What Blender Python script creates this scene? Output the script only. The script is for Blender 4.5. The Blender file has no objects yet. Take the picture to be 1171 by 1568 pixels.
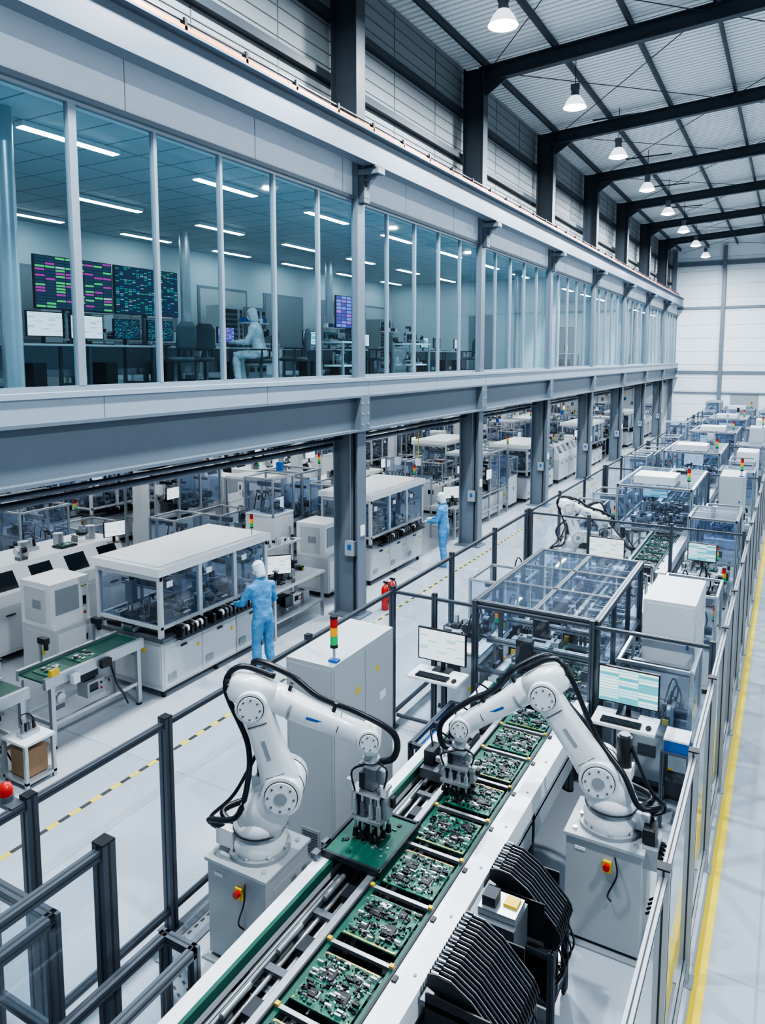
import bpy, math, random
from mathutils import Vector, Matrix
random.seed(7)
V=Vector
sc=bpy.context.scene
R=random.uniform
# ---------------------------------------------------------------- materials
def nt(name):
    m=bpy.data.materials.new(name); m.use_nodes=True
    t=m.node_tree; return m,t,t.nodes,t.links,t.nodes['Principled BSDF']
def mat(name,col,rough=.5,metal=0.,var=.0,vs=3.,bump=0.,bs=40.,emit=None,es=0.,coat=0.):
    m,t,N,L,p=nt(name)
    p.inputs['Base Color'].default_value=(*col,1); p.inputs['Roughness'].default_value=rough
    p.inputs['Metallic'].default_value=metal
    if coat: p.inputs['Coat Weight'].default_value=coat
    tc=N.new('ShaderNodeTexCoord')
    if var>0:
        n=N.new('ShaderNodeTexNoise'); n.inputs['Scale'].default_value=vs; n.inputs['Detail'].default_value=4
        L.new(tc.outputs['Object'],n.inputs['Vector'])
        mx=N.new('ShaderNodeMix'); mx.data_type='RGBA'
        mx.inputs[6].default_value=(*[c*(1-var) for c in col],1); mx.inputs[7].default_value=(*[min(1,c*(1+var)) for c in col],1)
        L.new(n.outputs['Fac'],mx.inputs[0]); L.new(mx.outputs[2],p.inputs['Base Color'])
    if bump>0:
        n=N.new('ShaderNodeTexNoise'); n.inputs['Scale'].default_value=bs
        L.new(tc.outputs['Object'],n.inputs['Vector'])
        b=N.new('ShaderNodeBump'); b.inputs['Strength'].default_value=bump; b.inputs['Distance'].default_value=.02
        L.new(n.outputs['Fac'],b.inputs['Height']); L.new(b.outputs[0],p.inputs['Normal'])
    if emit: p.inputs['Emission Color'].default_value=(*emit,1); p.inputs['Emission Strength'].default_value=es
    return m
def clear(name,tint,refl=.06,haze=0.,hcol=(.8,.85,.9),rough=.02):
    m=bpy.data.materials.new(name); m.use_nodes=True; t=m.node_tree; N=t.nodes; L=t.links
    N.remove(N['Principled BSDF']); out=N['Material Output']
    tr=N.new('ShaderNodeBsdfTransparent'); tr.inputs[0].default_value=(*tint,1)
    gl=N.new('ShaderNodeBsdfGlossy'); gl.inputs['Roughness'].default_value=rough
    fr=N.new('ShaderNodeFresnel'); fr.inputs[0].default_value=1.35
    mu=N.new('ShaderNodeMath'); mu.operation='ADD'; mu.inputs[1].default_value=refl-.02; L.new(fr.outputs[0],mu.inputs[0])
    ge=N.new('ShaderNodeNewGeometry')
    bf=N.new('ShaderNodeMath'); bf.operation='SUBTRACT'; bf.inputs[0].default_value=1.; L.new(ge.outputs['Backfacing'],bf.inputs[1])
    m2=N.new('ShaderNodeMath'); m2.operation='MULTIPLY'; L.new(mu.outputs[0],m2.inputs[0]); L.new(bf.outputs[0],m2.inputs[1]); m2.use_clamp=True
    mx=N.new('ShaderNodeMixShader'); L.new(m2.outputs[0],mx.inputs[0]); L.new(tr.outputs[0],mx.inputs[1]); L.new(gl.outputs[0],mx.inputs[2])
    last=mx
    if haze:
        d=N.new('ShaderNodeBsdfDiffuse'); d.inputs[0].default_value=(*hcol,1)
        m3=N.new('ShaderNodeMixShader'); m3.inputs[0].default_value=haze
        L.new(mx.outputs[0],m3.inputs[1]); L.new(d.outputs[0],m3.inputs[2]); last=m3
    L.new(last.outputs[0],out.inputs[0]); return m
def screen(name,bg,pal,nx,ny,es=1.6,gx=.12,gy=.25):
    m,t,N,L,p=nt(name)
    p.inputs['Base Color'].default_value=(.01,.01,.01,1); p.inputs['Roughness'].default_value=.15
    uv=N.new('ShaderNodeUVMap')
    sc_=N.new('ShaderNodeVectorMath'); sc_.operation='MULTIPLY'; sc_.inputs[1].default_value=(nx,ny,1); L.new(uv.outputs[0],sc_.inputs[0])
    fl=N.new('ShaderNodeVectorMath'); fl.operation='FLOOR'; L.new(sc_.outputs[0],fl.inputs[0])
    wn=N.new('ShaderNodeTexWhiteNoise'); L.new(fl.outputs[0],wn.inputs[0])
    cr=N.new('ShaderNodeValToRGB'); cr.color_ramp.interpolation='CONSTANT'
    el=cr.color_ramp.elements
    for i,(c,pos) in enumerate(pal):
        if i<2: e=el[i]; e.position=pos
        else: e=el.new(pos)
        e.color=(*c,1)
    L.new(wn.outputs[0],cr.inputs[0])
    fr=N.new('ShaderNodeVectorMath'); fr.operation='FRACTION'; L.new(sc_.outputs[0],fr.inputs[0])
    se=N.new('ShaderNodeSeparateXYZ'); L.new(fr.outputs[0],se.inputs[0])
    a=N.new('ShaderNodeMath'); a.operation='GREATER_THAN'; a.inputs[1].default_value=gx; L.new(se.outputs[0],a.inputs[0])
    b=N.new('ShaderNodeMath'); b.operation='GREATER_THAN'; b.inputs[1].default_value=gy; L.new(se.outputs[1],b.inputs[0])
    c=N.new('ShaderNodeMath'); c.operation='MULTIPLY'; L.new(a.outputs[0],c.inputs[0]); L.new(b.outputs[0],c.inputs[1])
    mx=N.new('ShaderNodeMix'); mx.data_type='RGBA'; mx.inputs[6].default_value=(*bg,1)
    L.new(c.outputs[0],mx.inputs[0]); L.new(cr.outputs[0],mx.inputs[7])
    L.new(mx.outputs[2],p.inputs['Emission Color']); p.inputs['Emission Strength'].default_value=es
    return m
def gridmat(name,col,line,sx,sy,w=.01,rough=.5,swap=None,var=.03):
    m,t,N,L,p=nt(name); p.inputs['Roughness'].default_value=rough
    tc=N.new('ShaderNodeTexCoord'); mp=N.new('ShaderNodeMapping'); L.new(tc.outputs['Object'],mp.inputs[0])
    if swap: mp.inputs['Rotation'].default_value=swap
    br=N.new('ShaderNodeTexBrick'); br.offset=0; br.inputs['Scale'].default_value=1
    br.inputs['Brick Width'].default_value=sx; br.inputs['Row Height'].default_value=sy
    br.inputs['Mortar Size'].default_value=w; br.inputs['Mortar Smooth'].default_value=.1
    br.inputs['Color1'].default_value=(*[c*(1-var) for c in col],1); br.inputs['Color2'].default_value=(*[min(1,c*(1+var)) for c in col],1)
    br.inputs['Mortar'].default_value=(*line,1)
    L.new(mp.outputs[0],br.inputs['Vector']); L.new(br.outputs['Color'],p.inputs['Base Color'])
    return m,N,L,p,br,tc
floor_m,N,L,p,br,tc=gridmat('epoxy_floor',(.40,.44,.485),(.31,.35,.39),6.1,6.1,.012,.2)
n=N.new('ShaderNodeTexNoise'); n.inputs['Scale'].default_value=.7; n.inputs['Detail'].default_value=6; L.new(tc.outputs['Object'],n.inputs['Vector'])
mr=N.new('ShaderNodeMapRange'); mr.inputs['To Min'].default_value=.10; mr.inputs['To Max'].default_value=.30; L.new(n.outputs['Fac'],mr.inputs[0]); L.new(mr.outputs[0],p.inputs['Roughness'])
WHITE=mat('white_paint',(.72,.745,.765),.4,0,.03,2)
WHITE2=mat('offwhite_panel',(.53,.56,.585),.45,0,.04,1.5)
FASC=mat('fascia_white',(.70,.76,.82),.45,0,.03,.6)
GREYP=mat('grey_panel',(.28,.315,.34),.5,0,.05,2)
STEEL=mat('painted_steel',(.145,.18,.22),.45,.1,.06,1.5)
STEELD=mat('dark_steel',(.038,.05,.064),.5,.1,.1,1.5)
STEELL=mat('light_painted_steel',(.31,.37,.43),.42,.1,.05,1.5)
MULL=mat('mullion_paint',(.25,.30,.35),.42,.2,.03,2)
UPW=mat('upper_cladding',(.25,.28,.295),.55,.1,.08,.8)
UPW2=mat('upper_cladding_seam',(.14,.16,.17),.5,.1)
ROOF=mat('roof_sheet',(.80,.84,.86),.5,.0,.05,.8)
ROOFR=mat('roof_rib',(.64,.68,.70),.5,.0)
ALU=mat('aluminium',(.47,.505,.54),.32,.75,.05,6)
ALUD=mat('aluminium_dark',(.12,.14,.168),.4,.55,.06,6)
SLOT=mat('slot_shadow_dark',(.03,.035,.042),.6)  # near-black: shade of grooves and holes painted as strips; also seams, rail lips
BLACK=mat('black_plastic',(.014,.016,.02),.4,0,.1,10)
DARK=mat('dark_machinery',(.035,.041,.052),.45,.4,.2,8)
MID=mat('machinery_grey',(.15,.17,.195),.4,.5,.15,8)
ROBW=mat('robot_white',(.70,.725,.74),.3,0,.03,3,coat=.3)
ROBG=mat('robot_joint_grey',(.31,.34,.365),.35,.2,.04,5)
HOSE=mat('black_hose',(.008,.011,.018),.35)
PEDE=mat('pedestal_grey',(.40,.435,.46),.45,.05,.05,2)
GREENB=mat('green_belt',(.005,.085,.06),.45,0,.1,4)
COPPER=mat('copper_bar',(.70,.24,.10),.45,.3)
YEL=mat('yellow_marking',(.78,.58,.03),.5,0,.1,4)
YBK=mat('black_marking',(.05,.05,.05),.5)
RED=mat('red_plastic',(.50,.02,.015),.35)
AMB=mat('amber_plastic',(.70,.32,.02),.3,emit=(1,.4,.03),es=.15)
GRN=mat('green_plastic',(.02,.36,.12),.3,emit=(.05,.9,.25),es=.1)
YPL=mat('yellow_plastic',(.75,.5,.03),.4)
CHIP=mat('chip_black',(.012,.013,.015),.35)
SILV=mat('solder_silver',(.62,.64,.66),.3,.8)
GOLD=mat('gold_contact',(.55,.40,.15),.35,.8)
BLUEP=mat('blue_box',(.02,.11,.38),.45)
CARD=mat('cardboard',(.27,.17,.10),.7)
TEALW=mat('room_wall_paint',(.58,.67,.71),.6,0,.04,.6)
RFLOOR=mat('room_floor',(.22,.27,.31),.4,0,.06,1)
MEZU=mat('mezzanine_underside',(.15,.17,.20),.6,0,.1,1)
LAMPE=mat('lamp_emitter',(1,1,1),.5,emit=(.94,.98,1),es=40)
LAMPB=mat('lamp_prismatic_bell',(.9,.93,.95),.4,emit=(.88,.95,1),es=.9)
STRIPE=mat('strip_light_emitter',(1,1,1),.5,emit=(.91,.97,1),es=23)
STRIPR=mat('strip_light_emitter_room',(1,1,1),.5,emit=(.88,.97,1),es=19)
SKIN=mat('skin',(.55,.33,.24),.5,0,.05,20)
COVB=mat('coverall_blue',(.075,.24,.45),.75,0,.12,9,.9,16)
COVW=mat('coverall_white',(.62,.70,.74),.75,0,.06,6,.9,16)
HAIRN=mat('hood_white',(.50,.62,.70),.8,0,.08,8,.7,24)
GLOVE=mat('nitrile_glove',(.50,.62,.72),.5)
CHAIR=mat('chair_fabric',(.02,.03,.04),.8,0,.1,10)
WINDK=mat('dark_window',(.02,.03,.04),.1)
GLASS=clear('curtain_glass',(.66,.84,.90),.025)
CLEAR=clear('clear_polycarbonate',(.88,.92,.95),.04,.03)
CLEARB=clear('tinted_polycarbonate',(.64,.73,.85),.08,.06,(.5,.6,.78))
S_DOC=screen('screen_document',(.62,.80,.88),[((.85,.93,.96),0),((.35,.55,.62),.75),((.80,.90,.95),.86)],5,16,1.0,.05,.45)
S_TEAL=screen('screen_teal',(.20,.58,.66),[((.55,.86,.92),0),((.1,.45,.52),.4),((.85,.95,.97),.7)],3,12,1.0,.03,.3)
S_DASH=screen('screen_dashboard',(.01,.02,.04),[((.02,.04,.07),0),((.06,.42,.12),.52),((.34,.03,.26),.72),((.3,.36,.4),.88),((.02,.03,.08),.93)],8,17,1.3,.08,.35)
S_DASH2=screen('screen_trading',(.01,.02,.05),[((.01,.03,.07),0),((.02,.22,.22),.6),((.04,.32,.16),.8),((.25,.3,.35),.93)],16,26,1.1,.2,.45)
S_PURP=screen('screen_purple',(.05,.04,.2),[((.10,.08,.35),0),((.2,.25,.65),.5),((.45,.15,.5),.8)],6,9,1.1)
PCB,t_,N,L,p=nt('pcb_green'); p.inputs['Roughness'].default_value=.35
tc=N.new('ShaderNodeTexCoord'); vo=N.new('ShaderNodeTexVoronoi'); vo.distance='CHEBYCHEV'; vo.feature='F2'; vo.inputs['Scale'].default_value=55
L.new(tc.outputs['Object'],vo.inputs['Vector'])
cr=N.new('ShaderNodeValToRGB'); cr.color_ramp.elements[0].color=(.003,.045,.03,1); cr.color_ramp.elements[1].color=(.03,.18,.12,1)
cr.color_ramp.elements[0].position=.35; cr.color_ramp.elements[1].position=.75
L.new(vo.outputs['Distance'],cr.inputs[0]); L.new(cr.outputs[0],p.inputs['Base Color'])
# ---------------------------------------------------------------- mesh builder
def T(x=0,y=0,z=0,rz=0,s=1): return Matrix.Translation((x,y,z))@Matrix.Rotation(rz,4,'Z')@Matrix.Scale(s,4)
class MB:
    def __init__(s): s.v=[];s.f=[];s.m=[];s.sm=[];s.uv={};s.mats=[];s.M=Matrix.Identity(4);s.K=1.
    def mi(s,m):
        if m not in s.mats: s.mats.append(m)
        return s.mats.index(m)
    def add(s,vs,fs,m,smooth=False,uv=False):
        b=len(s.v); M=s.M
        s.v+= [tuple(M@V(v)) for v in vs]; k=s.mi(m)
        for f in fs:
            if uv: s.uv[len(s.f)]=1
            s.f.append([b+i for i in f]); s.m.append(k); s.sm.append(smooth)
    def box(s,x0,x1,y0,y1,z0,z1,m):
        s.add([(x0,y0,z0),(x1,y0,z0),(x1,y1,z0),(x0,y1,z0),(x0,y0,z1),(x1,y0,z1),(x1,y1,z1),(x0,y1,z1)],
              [(0,3,2,1),(4,5,6,7),(0,1,5,4),(1,2,6,5),(2,3,7,6),(3,0,4,7)],m)
    def bx(s,c,d,m): s.box(c[0]-d[0]/2,c[0]+d[0]/2,c[1]-d[1]/2,c[1]+d[1]/2,c[2]-d[2]/2,c[2]+d[2]/2,m)
    def quad(s,a,b,c,d,m,uv=False): s.add([a,b,c,d],[(0,1,2,3)],m,False,uv)
    def obox(s,p0,p1,w,h,m,up=(0,0,1),ou=0,os=0):
        p0=V(p0);p1=V(p1);d=(p1-p0).normalized();up=V(up)
        if abs(d.dot(up))>.98: up=V((0,1,0))
        sd=d.cross(up).normalized(); u=sd.cross(d)
        o=u*ou+sd*os; vs=[]
        for p in (p0,p1):
            for a,b in ((-1,-1),(1,-1),(1,1),(-1,1)): vs.append(p+o+sd*(a*w/2)+u*(b*h/2))
        s.add(vs,[(0,1,2,3),(7,6,5,4),(0,4,5,1),(1,5,6,2),(2,6,7,3),(3,7,4,0)],m)
    def ibeam(s,p0,p1,dep,wid,m,tf=.025,tw=.015,up=(0,0,1)):
        s.obox(p0,p1,wid,tf,m,up,ou=dep/2-tf/2); s.obox(p0,p1,wid,tf,m,up,ou=-dep/2+tf/2); s.obox(p0,p1,tw,dep-2*tf,m,up)
    def slot(s,p0,p1,w,m,up=(0,0,1)):
        s.obox(p0,p1,w,w,m,up)
        s.obox(p0,p1,w*.16,w+.004,SLOT,up); s.obox(p0,p1,w+.004,w*.16,SLOT,up)
    def cyl(s,p0,p1,r,m,r1=None,n=14,cap=True,sm=True):
        p0=V(p0);p1=V(p1);d=(p1-p0).normalized(); r1=r if r1 is None else r1; r*=s.K; r1*=s.K
        a=d.orthogonal().normalized(); b=d.cross(a)
        c0=[p0+(a*math.cos(2*math.pi*i/n)+b*math.sin(2*math.pi*i/n))*r for i in range(n)]
        c1=[p1+(a*math.cos(2*math.pi*i/n)+b*math.sin(2*math.pi*i/n))*r1 for i in range(n)]
        s.add(c0+c1,[(i,(i+1)%n,n+(i+1)%n,n+i) for i in range(n)],m,sm)
        if cap: s.add(c0,[tuple(reversed(range(n)))],m); s.add(c1,[tuple(range(n))],m)
    def lathe(s,prof,c,m,n=20):
        vs=[];c=V(c)
        for r,z in prof:
            for i in range(n): a=2*math.pi*i/n; vs.append(c+V((r*math.cos(a),r*math.sin(a),z)))
        fs=[(j*n+i,j*n+(i+1)%n,(j+1)*n+(i+1)%n,(j+1)*n+i) for j in range(len(prof)-1) for i in range(n)]
        s.add(vs,fs,m,True)
    def loft(s,pts,rad,m,side=(1,0,0),n=16,sup=2.):
        pts=[V(p) for p in pts]; side=V(side); vs=[]; K=len(pts)
        for k in range(K):
            d=(pts[min(k+1,K-1)]-pts[max(k-1,0)]).normalized()
            a=(side-d*side.dot(d)); a=a.normalized() if a.length>1e-4 else d.orthogonal().normalized(); b=d.cross(a)
            ra,rb=rad[k] if isinstance(rad[k],tuple) else (rad[k],rad[k])
            ra*=s.K; rb*=s.K
            for i in range(n):
                t=2*math.pi*i/n; c_,s_=math.cos(t),math.sin(t)
                e=2./sup
                vs.append(pts[k]+a*ra*math.copysign(abs(c_)**e,c_)+b*rb*math.copysign(abs(s_)**e,s_))
        fs=[(j*n+i,j*n+(i+1)%n,(j+1)*n+(i+1)%n,(j+1)*n+i) for j in range(K-1) for i in range(n)]
        fs+=[tuple(reversed(range(n))),tuple(range((K-1)*n,K*n))]
        s.add(vs,fs,m,True)
    def ell(s,c,r,m,nu=14,nv=9):
        c=V(c);pr=[]
        vs=[c+V((0,0,-r[2]))]
        for j in range(1,nv):
            ph=-math.pi/2+math.pi*j/nv
            for i in range(nu): t=2*math.pi*i/nu; vs.append(c+V((r[0]*math.cos(ph)*math.cos(t),r[1]*math.cos(ph)*math.sin(t),r[2]*math.sin(ph))))
        vs.append(c+V((0,0,r[2]))); e=len(vs)-1
        fs=[(0,1+(i+1)%nu,1+i) for i in range(nu)]
        fs+=[(1+(j)*nu+i,1+j*nu+(i+1)%nu,1+(j+1)*nu+(i+1)%nu,1+(j+1)*nu+i) for j in range(nv-2) for i in range(nu)]
        fs+=[(e,1+(nv-2)*nu+i,1+(nv-2)*nu+(i+1)%nu) for i in range(nu)]
        s.add(vs,fs,m,True)
    def tube(s,pts,r,m,n=8,sub=6):
        P=[V(p) for p in pts]; P=[P[0]*2-P[1]]+P+[P[-1]*2-P[-2]]; out=[]
        for i in range(1,len(P)-2):
            for k in range(sub):
                t=k/sub; a,b,c,d=P[i-1],P[i],P[i+1],P[i+2]
                out.append(.5*((2*b)+(c-a)*t+(2*a-5*b+4*c-d)*t*t+(3*b-a-3*c+d)*t**3))
        out.append(P[-2]); s.loft(out,[r]*len(out),m,(0.13,.37,.92),n)
    def prism(s,poly,ax,a0,a1,m):
        n=len(poly)
        def P(p,a): return {'y':(p[0],a,p[1]),'x':(a,p[0],p[1]),'z':(p[0],p[1],a)}[ax]
        vs=[P(p,a0) for p in poly]+[P(p,a1) for p in poly]
        s.add(vs,[tuple(range(n)),tuple(reversed(range(n,2*n)))]+[(i,n+i,n+(i+1)%n,(i+1)%n) for i in range(n)],m)
    def build(s,name,parent=None,bevel=0,loc=None,rz=0,mods=None):
        me=bpy.data.meshes.new(name+'_mesh'); me.from_pydata(s.v,[],s.f)
        for m in s.mats: me.materials.append(m)
        me.polygons.foreach_set('material_index',s.m); me.polygons.foreach_set('use_smooth',s.sm)
        if s.uv:
            ul=me.uv_layers.new(name='UVMap'); q=[(0,0),(1,0),(1,1),(0,1)]
            for fi in s.uv:
                pl=me.polygons[fi]
                for k,li in enumerate(pl.loop_indices): ul.data[li].uv=q[k%4]
        me.update()
        o=bpy.data.objects.new(name,me); sc.collection.objects.link(o)
        if loc: o.location=loc
        o.rotation_euler[2]=rz
        if bevel:
            bm=o.modifiers.new('bev','BEVEL'); bm.width=bevel; bm.segments=2; bm.limit_method='ANGLE'; bm.angle_limit=.7
        if parent: o.parent=parent
        return o
def inst(o,name,loc,rz=0,s=1):
    c=bpy.data.objects.new(name,o.data); sc.collection.objects.link(c); c.location=loc; c.rotation_euler[2]=rz; c.scale=(s,s,s)
    for m in o.modifiers:
        if m.type=='BEVEL':
            k=c.modifiers.new('bev','BEVEL'); k.width=m.width; k.segments=m.segments; k.limit_method='ANGLE'; k.angle_limit=.7
    return c
def gadget(b,x,y,z,s,rr,pal=None):
    """small mechanism standing on (x,y,z), size ~s"""
    old=b.M; b.M=old@T(x,y,z,rr.choice([0,math.pi/2,-math.pi/2,math.pi]))
    t=rr.randrange(8)
    if t==0:
        b.bx((0,0,.25*s),(.5*s,.35*s,.5*s),rr.choice([DARK,MID,ALU])); b.cyl((0,0,.5*s),(0,0,1.05*s),.14*s,BLACK,n=10); b.bx((0,0,1.0*s),(.32*s,.32*s,.12*s),ALU); b.bx((.3*s,0,.2*s),(.12*s,.5*s,.4*s),ALU)
    elif t==1:
        m=rr.choice([WHITE,WHITE2,PEDE,DARK]); b.bx((0,0,.35*s),(.9*s,.7*s,.7*s),m); b.bx((-.1*s,-.355*s,.42*s),(.45*s,.01,.35*s),WINDK); b.cyl((.3*s,-.35*s,.5*s),(.3*s,-.39*s,.5*s),.06*s,BLACK,n=8); b.cyl((.3*s,-.35*s,.25*s),(.3*s,-.39*s,.25*s),.05*s,RED,n=8); b.bx((0,0,.73*s),(.5*s,.1*s,.05*s),BLACK)
    elif t==2:
        b.bx((0,0,.1*s),(.9*s,.5*s,.2*s),ALU)
        for i in range(4): b.cyl(((-.3+.2*i)*s,0,.2*s),((-.3+.2*i)*s,0,.6*s),.075*s,rr.choice([SILV,MID,BLACK]),n=8); 
        b.tube([(-.3*s,0,.6*s),(-.2*s,.2*s,.95*s),(.3*s,.2*s,.8*s),(.45*s,0,.1*s)],.03*s,HOSE,n=5,sub=4)
    elif t==3:
        for yy in (-.2,.2): b.bx((0,yy*s,.3*s),(1.3*s,.08*s,.08*s),SILV); 
        for xx in (-.6,.6): b.bx((xx*s,0,.2*s),(.08*s,.5*s,.4*s),MID)
        b.bx((.1*s,0,.42*s),(.35*s,.5*s,.18*s),DARK); b.bx((.1*s,0,.7*s),(.15*s,.2*s,.4*s),ALU); b.cyl((.1*s,-.15*s,.7*s),(.1*s,-.15*s,.2*s),.05*s,BLACK,n=8)
    elif t==4:
        b.bx((0,0,.06*s),(1.*s,.8*s,.1*s),rr.choice([DARK,ALU])); b.bx((0,0,.13*s),(.85*s,.65*s,.03*s),PCB)
        for i in range(6): b.bx((rr.uniform(-.35,.35)*s,rr.uniform(-.25,.25)*s,.16*s),(.12*s,.1*s,.05*s),rr.choice([CHIP,SILV]))
    elif t==5:
        b.bx((0,0,.03*s),(.5*s,.5*s,.06*s),MID); b.bx((0,0,.7*s),(.12*s,.12*s,1.3*s),ALU); b.bx((.2*s,0,1.2*s),(.4*s,.16*s,.16*s),DARK); b.cyl((.35*s,0,1.15*s),(.35*s,0,.9*s),.08*s,BLACK,n=8); b.cyl((.35*s,0,.88*s),(.35*s,0,.82*s),.14*s,WHITE,n=10)
    elif t==6:
        for i in range(6): b.bx((0,(-.3+.12*i)*s,.3*s),(.6*s,.05*s,.6*s),rr.choice([DARK,MID]))
        b.bx((0,0,.05*s),(.7*s,.8*s,.1*s),ALU); b.bx((.36*s,0,.3*s),(.06*s,.3*s,.3*s),YPL if rr.random()<.3 else ALU)
    else:
        b.bx((0,0,.45*s),(.12*s,.6*s,.9*s),ALU); b.cyl((-.05*s,0,.6*s),(-.5*s,0,.6*s),.2*s,DARK,n=12); b.cyl((.06*s,0,.6*s),(.2*s,0,.6*s),.25*s,SILV,n=14); b.bx((-.2*s,0,.1*s),(.6*s,.5*s,.2*s),MID)
    b.M=old
RG=random.Random(99)
WX=-7.2; CY=[-.4]+[11.8+6.1*i for i in range(7)]; YE=54.5; RX=9.
def rz_(x): return 12.42+.065*(x+7.2)
# ---------------------------------------------------------------- shell
b=MB(); b.box(-20.5,RX,-4,YE+.3,-.2,0,floor_m); b.build('floor')
b=MB(); b.box(-20.7,-20.5,-4,YE+.3,0,4.3,FASC); 
for y in range(-3,54,3): b.box(-20.5,-20.42,y,y+.12,0,4,GREYP)
b.build('wall_under_mezzanine')
b=MB(); b.box(-20.7,RX,YE,YE+.25,0,13.7,FASC)
for x in (-7.4,-4.3,-1.2,1.9,5,8): b.box(x-.12,x+.12,YE-.25,YE,0,rz_(x)-.2,STEEL)
for z,h in ((8.35,.16),(4.0,.2),(11.3,.3),(2.6,.1)): b.box(-7.2,RX,YE-.12,YE,z-h/2,z+h/2,STEEL)
for i in range(1,14): b.box(-7.2,RX,YE-.012,YE,i*.9,i*.9+.015,GREYP)
b.box(-3.6,-1.9,YE-.05,YE,0,2.5,GREYP); b.build('wall_end')
b=MB(); b.box(-7.95,-7.75,-4,YE,9.0,12.35,UPW)
for i in range(14): b.box(-7.75,-7.735,-4,YE,9.1+i*.24,9.115+i*.24,UPW2)
for z in (10.0,11.1): b.box(-7.75,-7.6,-4,YE,z,z+.14,STEELD)
y=-4
while y<YE: b.box(-7.75,-7.74,y,y+.02,9.,12.3,UPW2); y+=2.04
b.build('wall_upper_cladding')
b=MB()
def slab(x0,x1,y0,y1,dz0,dz1,m):
    b.add([(x0,y0,rz_(x0)+dz0),(x1,y0,rz_(x1)+dz0),(x1,y1,rz_(x1)+dz0),(x0,y1,rz_(x0)+dz0),(x0,y0,rz_(x0)+dz1),(x1,y0,rz_(x1)+dz1),(x1,y1,rz_(x1)+dz1),(x0,y1,rz_(x0)+dz1)],
          [(0,3,2,1),(4,5,6,7),(0,1,5,4),(1,2,6,5),(2,3,7,6),(3,0,4,7)],m)
slab(-7.95,RX,-4,YE+.3,0,.1,ROOF)
y=-4
while y<YE: slab(-7.9,RX,y,y+.05,-.02,0,ROOFR); y+=.2
b.build('ceiling_roof_deck')
b=MB()
for x in [-7.1+1.75*i for i in range(10)]:
    z=rz_(x)-.03; b.box(x-.03,x+.03,-4,YE,z-.18,z,STEELD)
b.build('roof_purlins')
for i,y in enumerate(CY):
    if i==0: continue
    b=MB(); z0=rz_(-7.2)-.22; z1=rz_(RX)-.22
    b.ibeam((-7.2,y,z0-.19),(RX,y,z1-.19),.38,.2,STEELD)
    b.prism([(-7.05,z0-.38),(-6.5,z0-.35),(-7.05,z0-.7)],'y',y-.015,y+.015,STEELD)
    b.build('roof_rafter')
b=MB()
for i in range(1,8,1):
    y0=CY[i]; y1=CY[i+1] if i<7 else YE
    for xa,xb in ((-7,-2),(-2,3)):
        b.cyl((xa,y0,rz_(xa)-.35),(xb,y1,rz_(xb)-.35),.012,STEELD,n=5); b.cyl((xb,y0,rz_(xb)-.35),(xa,y1,rz_(xa)-.35),.012,STEELD,n=5)
b.build('roof_bracing_rods')
for y in CY:
    b=MB()
    def H(z0,z1,m):
        b.box(-7.08,-7.05,y-.15,y+.15,z0,z1,m); b.box(-7.6,-7.57,y-.15,y+.15,z0,z1,m); b.box(-7.57,-7.08,y-.01,y+.01,z0,z1,m)
    H(.03,4.3,STEEL); H(9.06,12.2,STEELD)  # same column, darker steel tone in the upper part
    b.box(-7.15,-7.05,y-.13,y+.13,4.3,9.06,STEEL)
    b.box(-7.68,-6.97,y-.24,y+.24,0,.03,STEEL)
    for x_ in (-7.6,-7.03):
        for yy in (-.19,.19): b.cyl((x_,y+yy,.03),(x_,y+yy,.06),.02,SILV,n=6)
    b.cyl((-7.2,y-.05,.1),(-7.2,y-.05,3.6),.018,BLACK,n=6); b.cyl((-7.28,y-.05,1.4),(-7.28,y-.05,3.6),.012,ALU,n=6)
    b.bx((-7.25,y-.09,1.35),(.2,.12,.28),GREYP); b.bx((-7.25,y-.155,1.38),(.08,.01,.1),BLUEP); b.bx((-7.04,y,1.7),(.02,.14,.2),WHITE)
    for z in (3.62,4.26): b.box(-7.57,-7.08,y-.15,y+.15,z,z+.02,STEEL)
    b.box(-7.05,-6.62,y-.12,y+.12,8.28,8.38,STEEL); b.prism([(-7.05,7.95),(-6.68,8.28),(-7.05,8.28)],'y',y-.015,y+.015,STEEL)
    b.box(-7.05,-6.93,y-.1,y+.1,7.8,8.3,ALUD); b.box(-6.95,-6.66,y-.16,y+.16,8.38,8.42,STEELD)
    for z in (7.9,8.05,8.2):
        for yy in (-.06,.06): b.cyl((-6.93,y+yy,z),(-6.915,y+yy,z),.015,SILV,n=6)
    for z in (3.75,3.95,4.15):
        for yy in (-.1,.1): b.cyl((-6.97,y+yy,z),(-6.955,y+yy,z),.018,STEELL,n=6)
    b.build('steel_column')
b=MB(); b.box(-20.5,-7.3,-4,YE,4.28,4.45,MEZU); b.build('mezzanine_slab')
b=MB(); b.ibeam((-7.12,-4,3.96),(-7.12,YE,3.96),.68,.3,STEEL,.04,.02)
for y in CY: b.box(-7.11,-6.97,y-.16,y+.16,3.66,4.26,STEEL)
b.box(-7.3,-7.0,-4,YE,4.3,4.56,STEELL); b.box(-7.34,-6.97,-4,YE,4.56,4.62,STEELL)
y=-4+.7
while y<YE:
    b.box(-7.005,-6.998,y,y+.01,4.3,4.56,STEEL); y+=3.05
b.build('mezzanine_edge_beam')
b=MB()
for y in CY+[5.7]: b.ibeam((-20.4,y,4.05),(-7.6,y,4.05),.42,.2,STEELD)
y=2
while y<YE: b.box(-20.4,-7.4,y-.05,y+.05,4.08,4.27,STEELD); y+=1.525
b.build('mezzanine_floor_beams')
b=MB()
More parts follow.
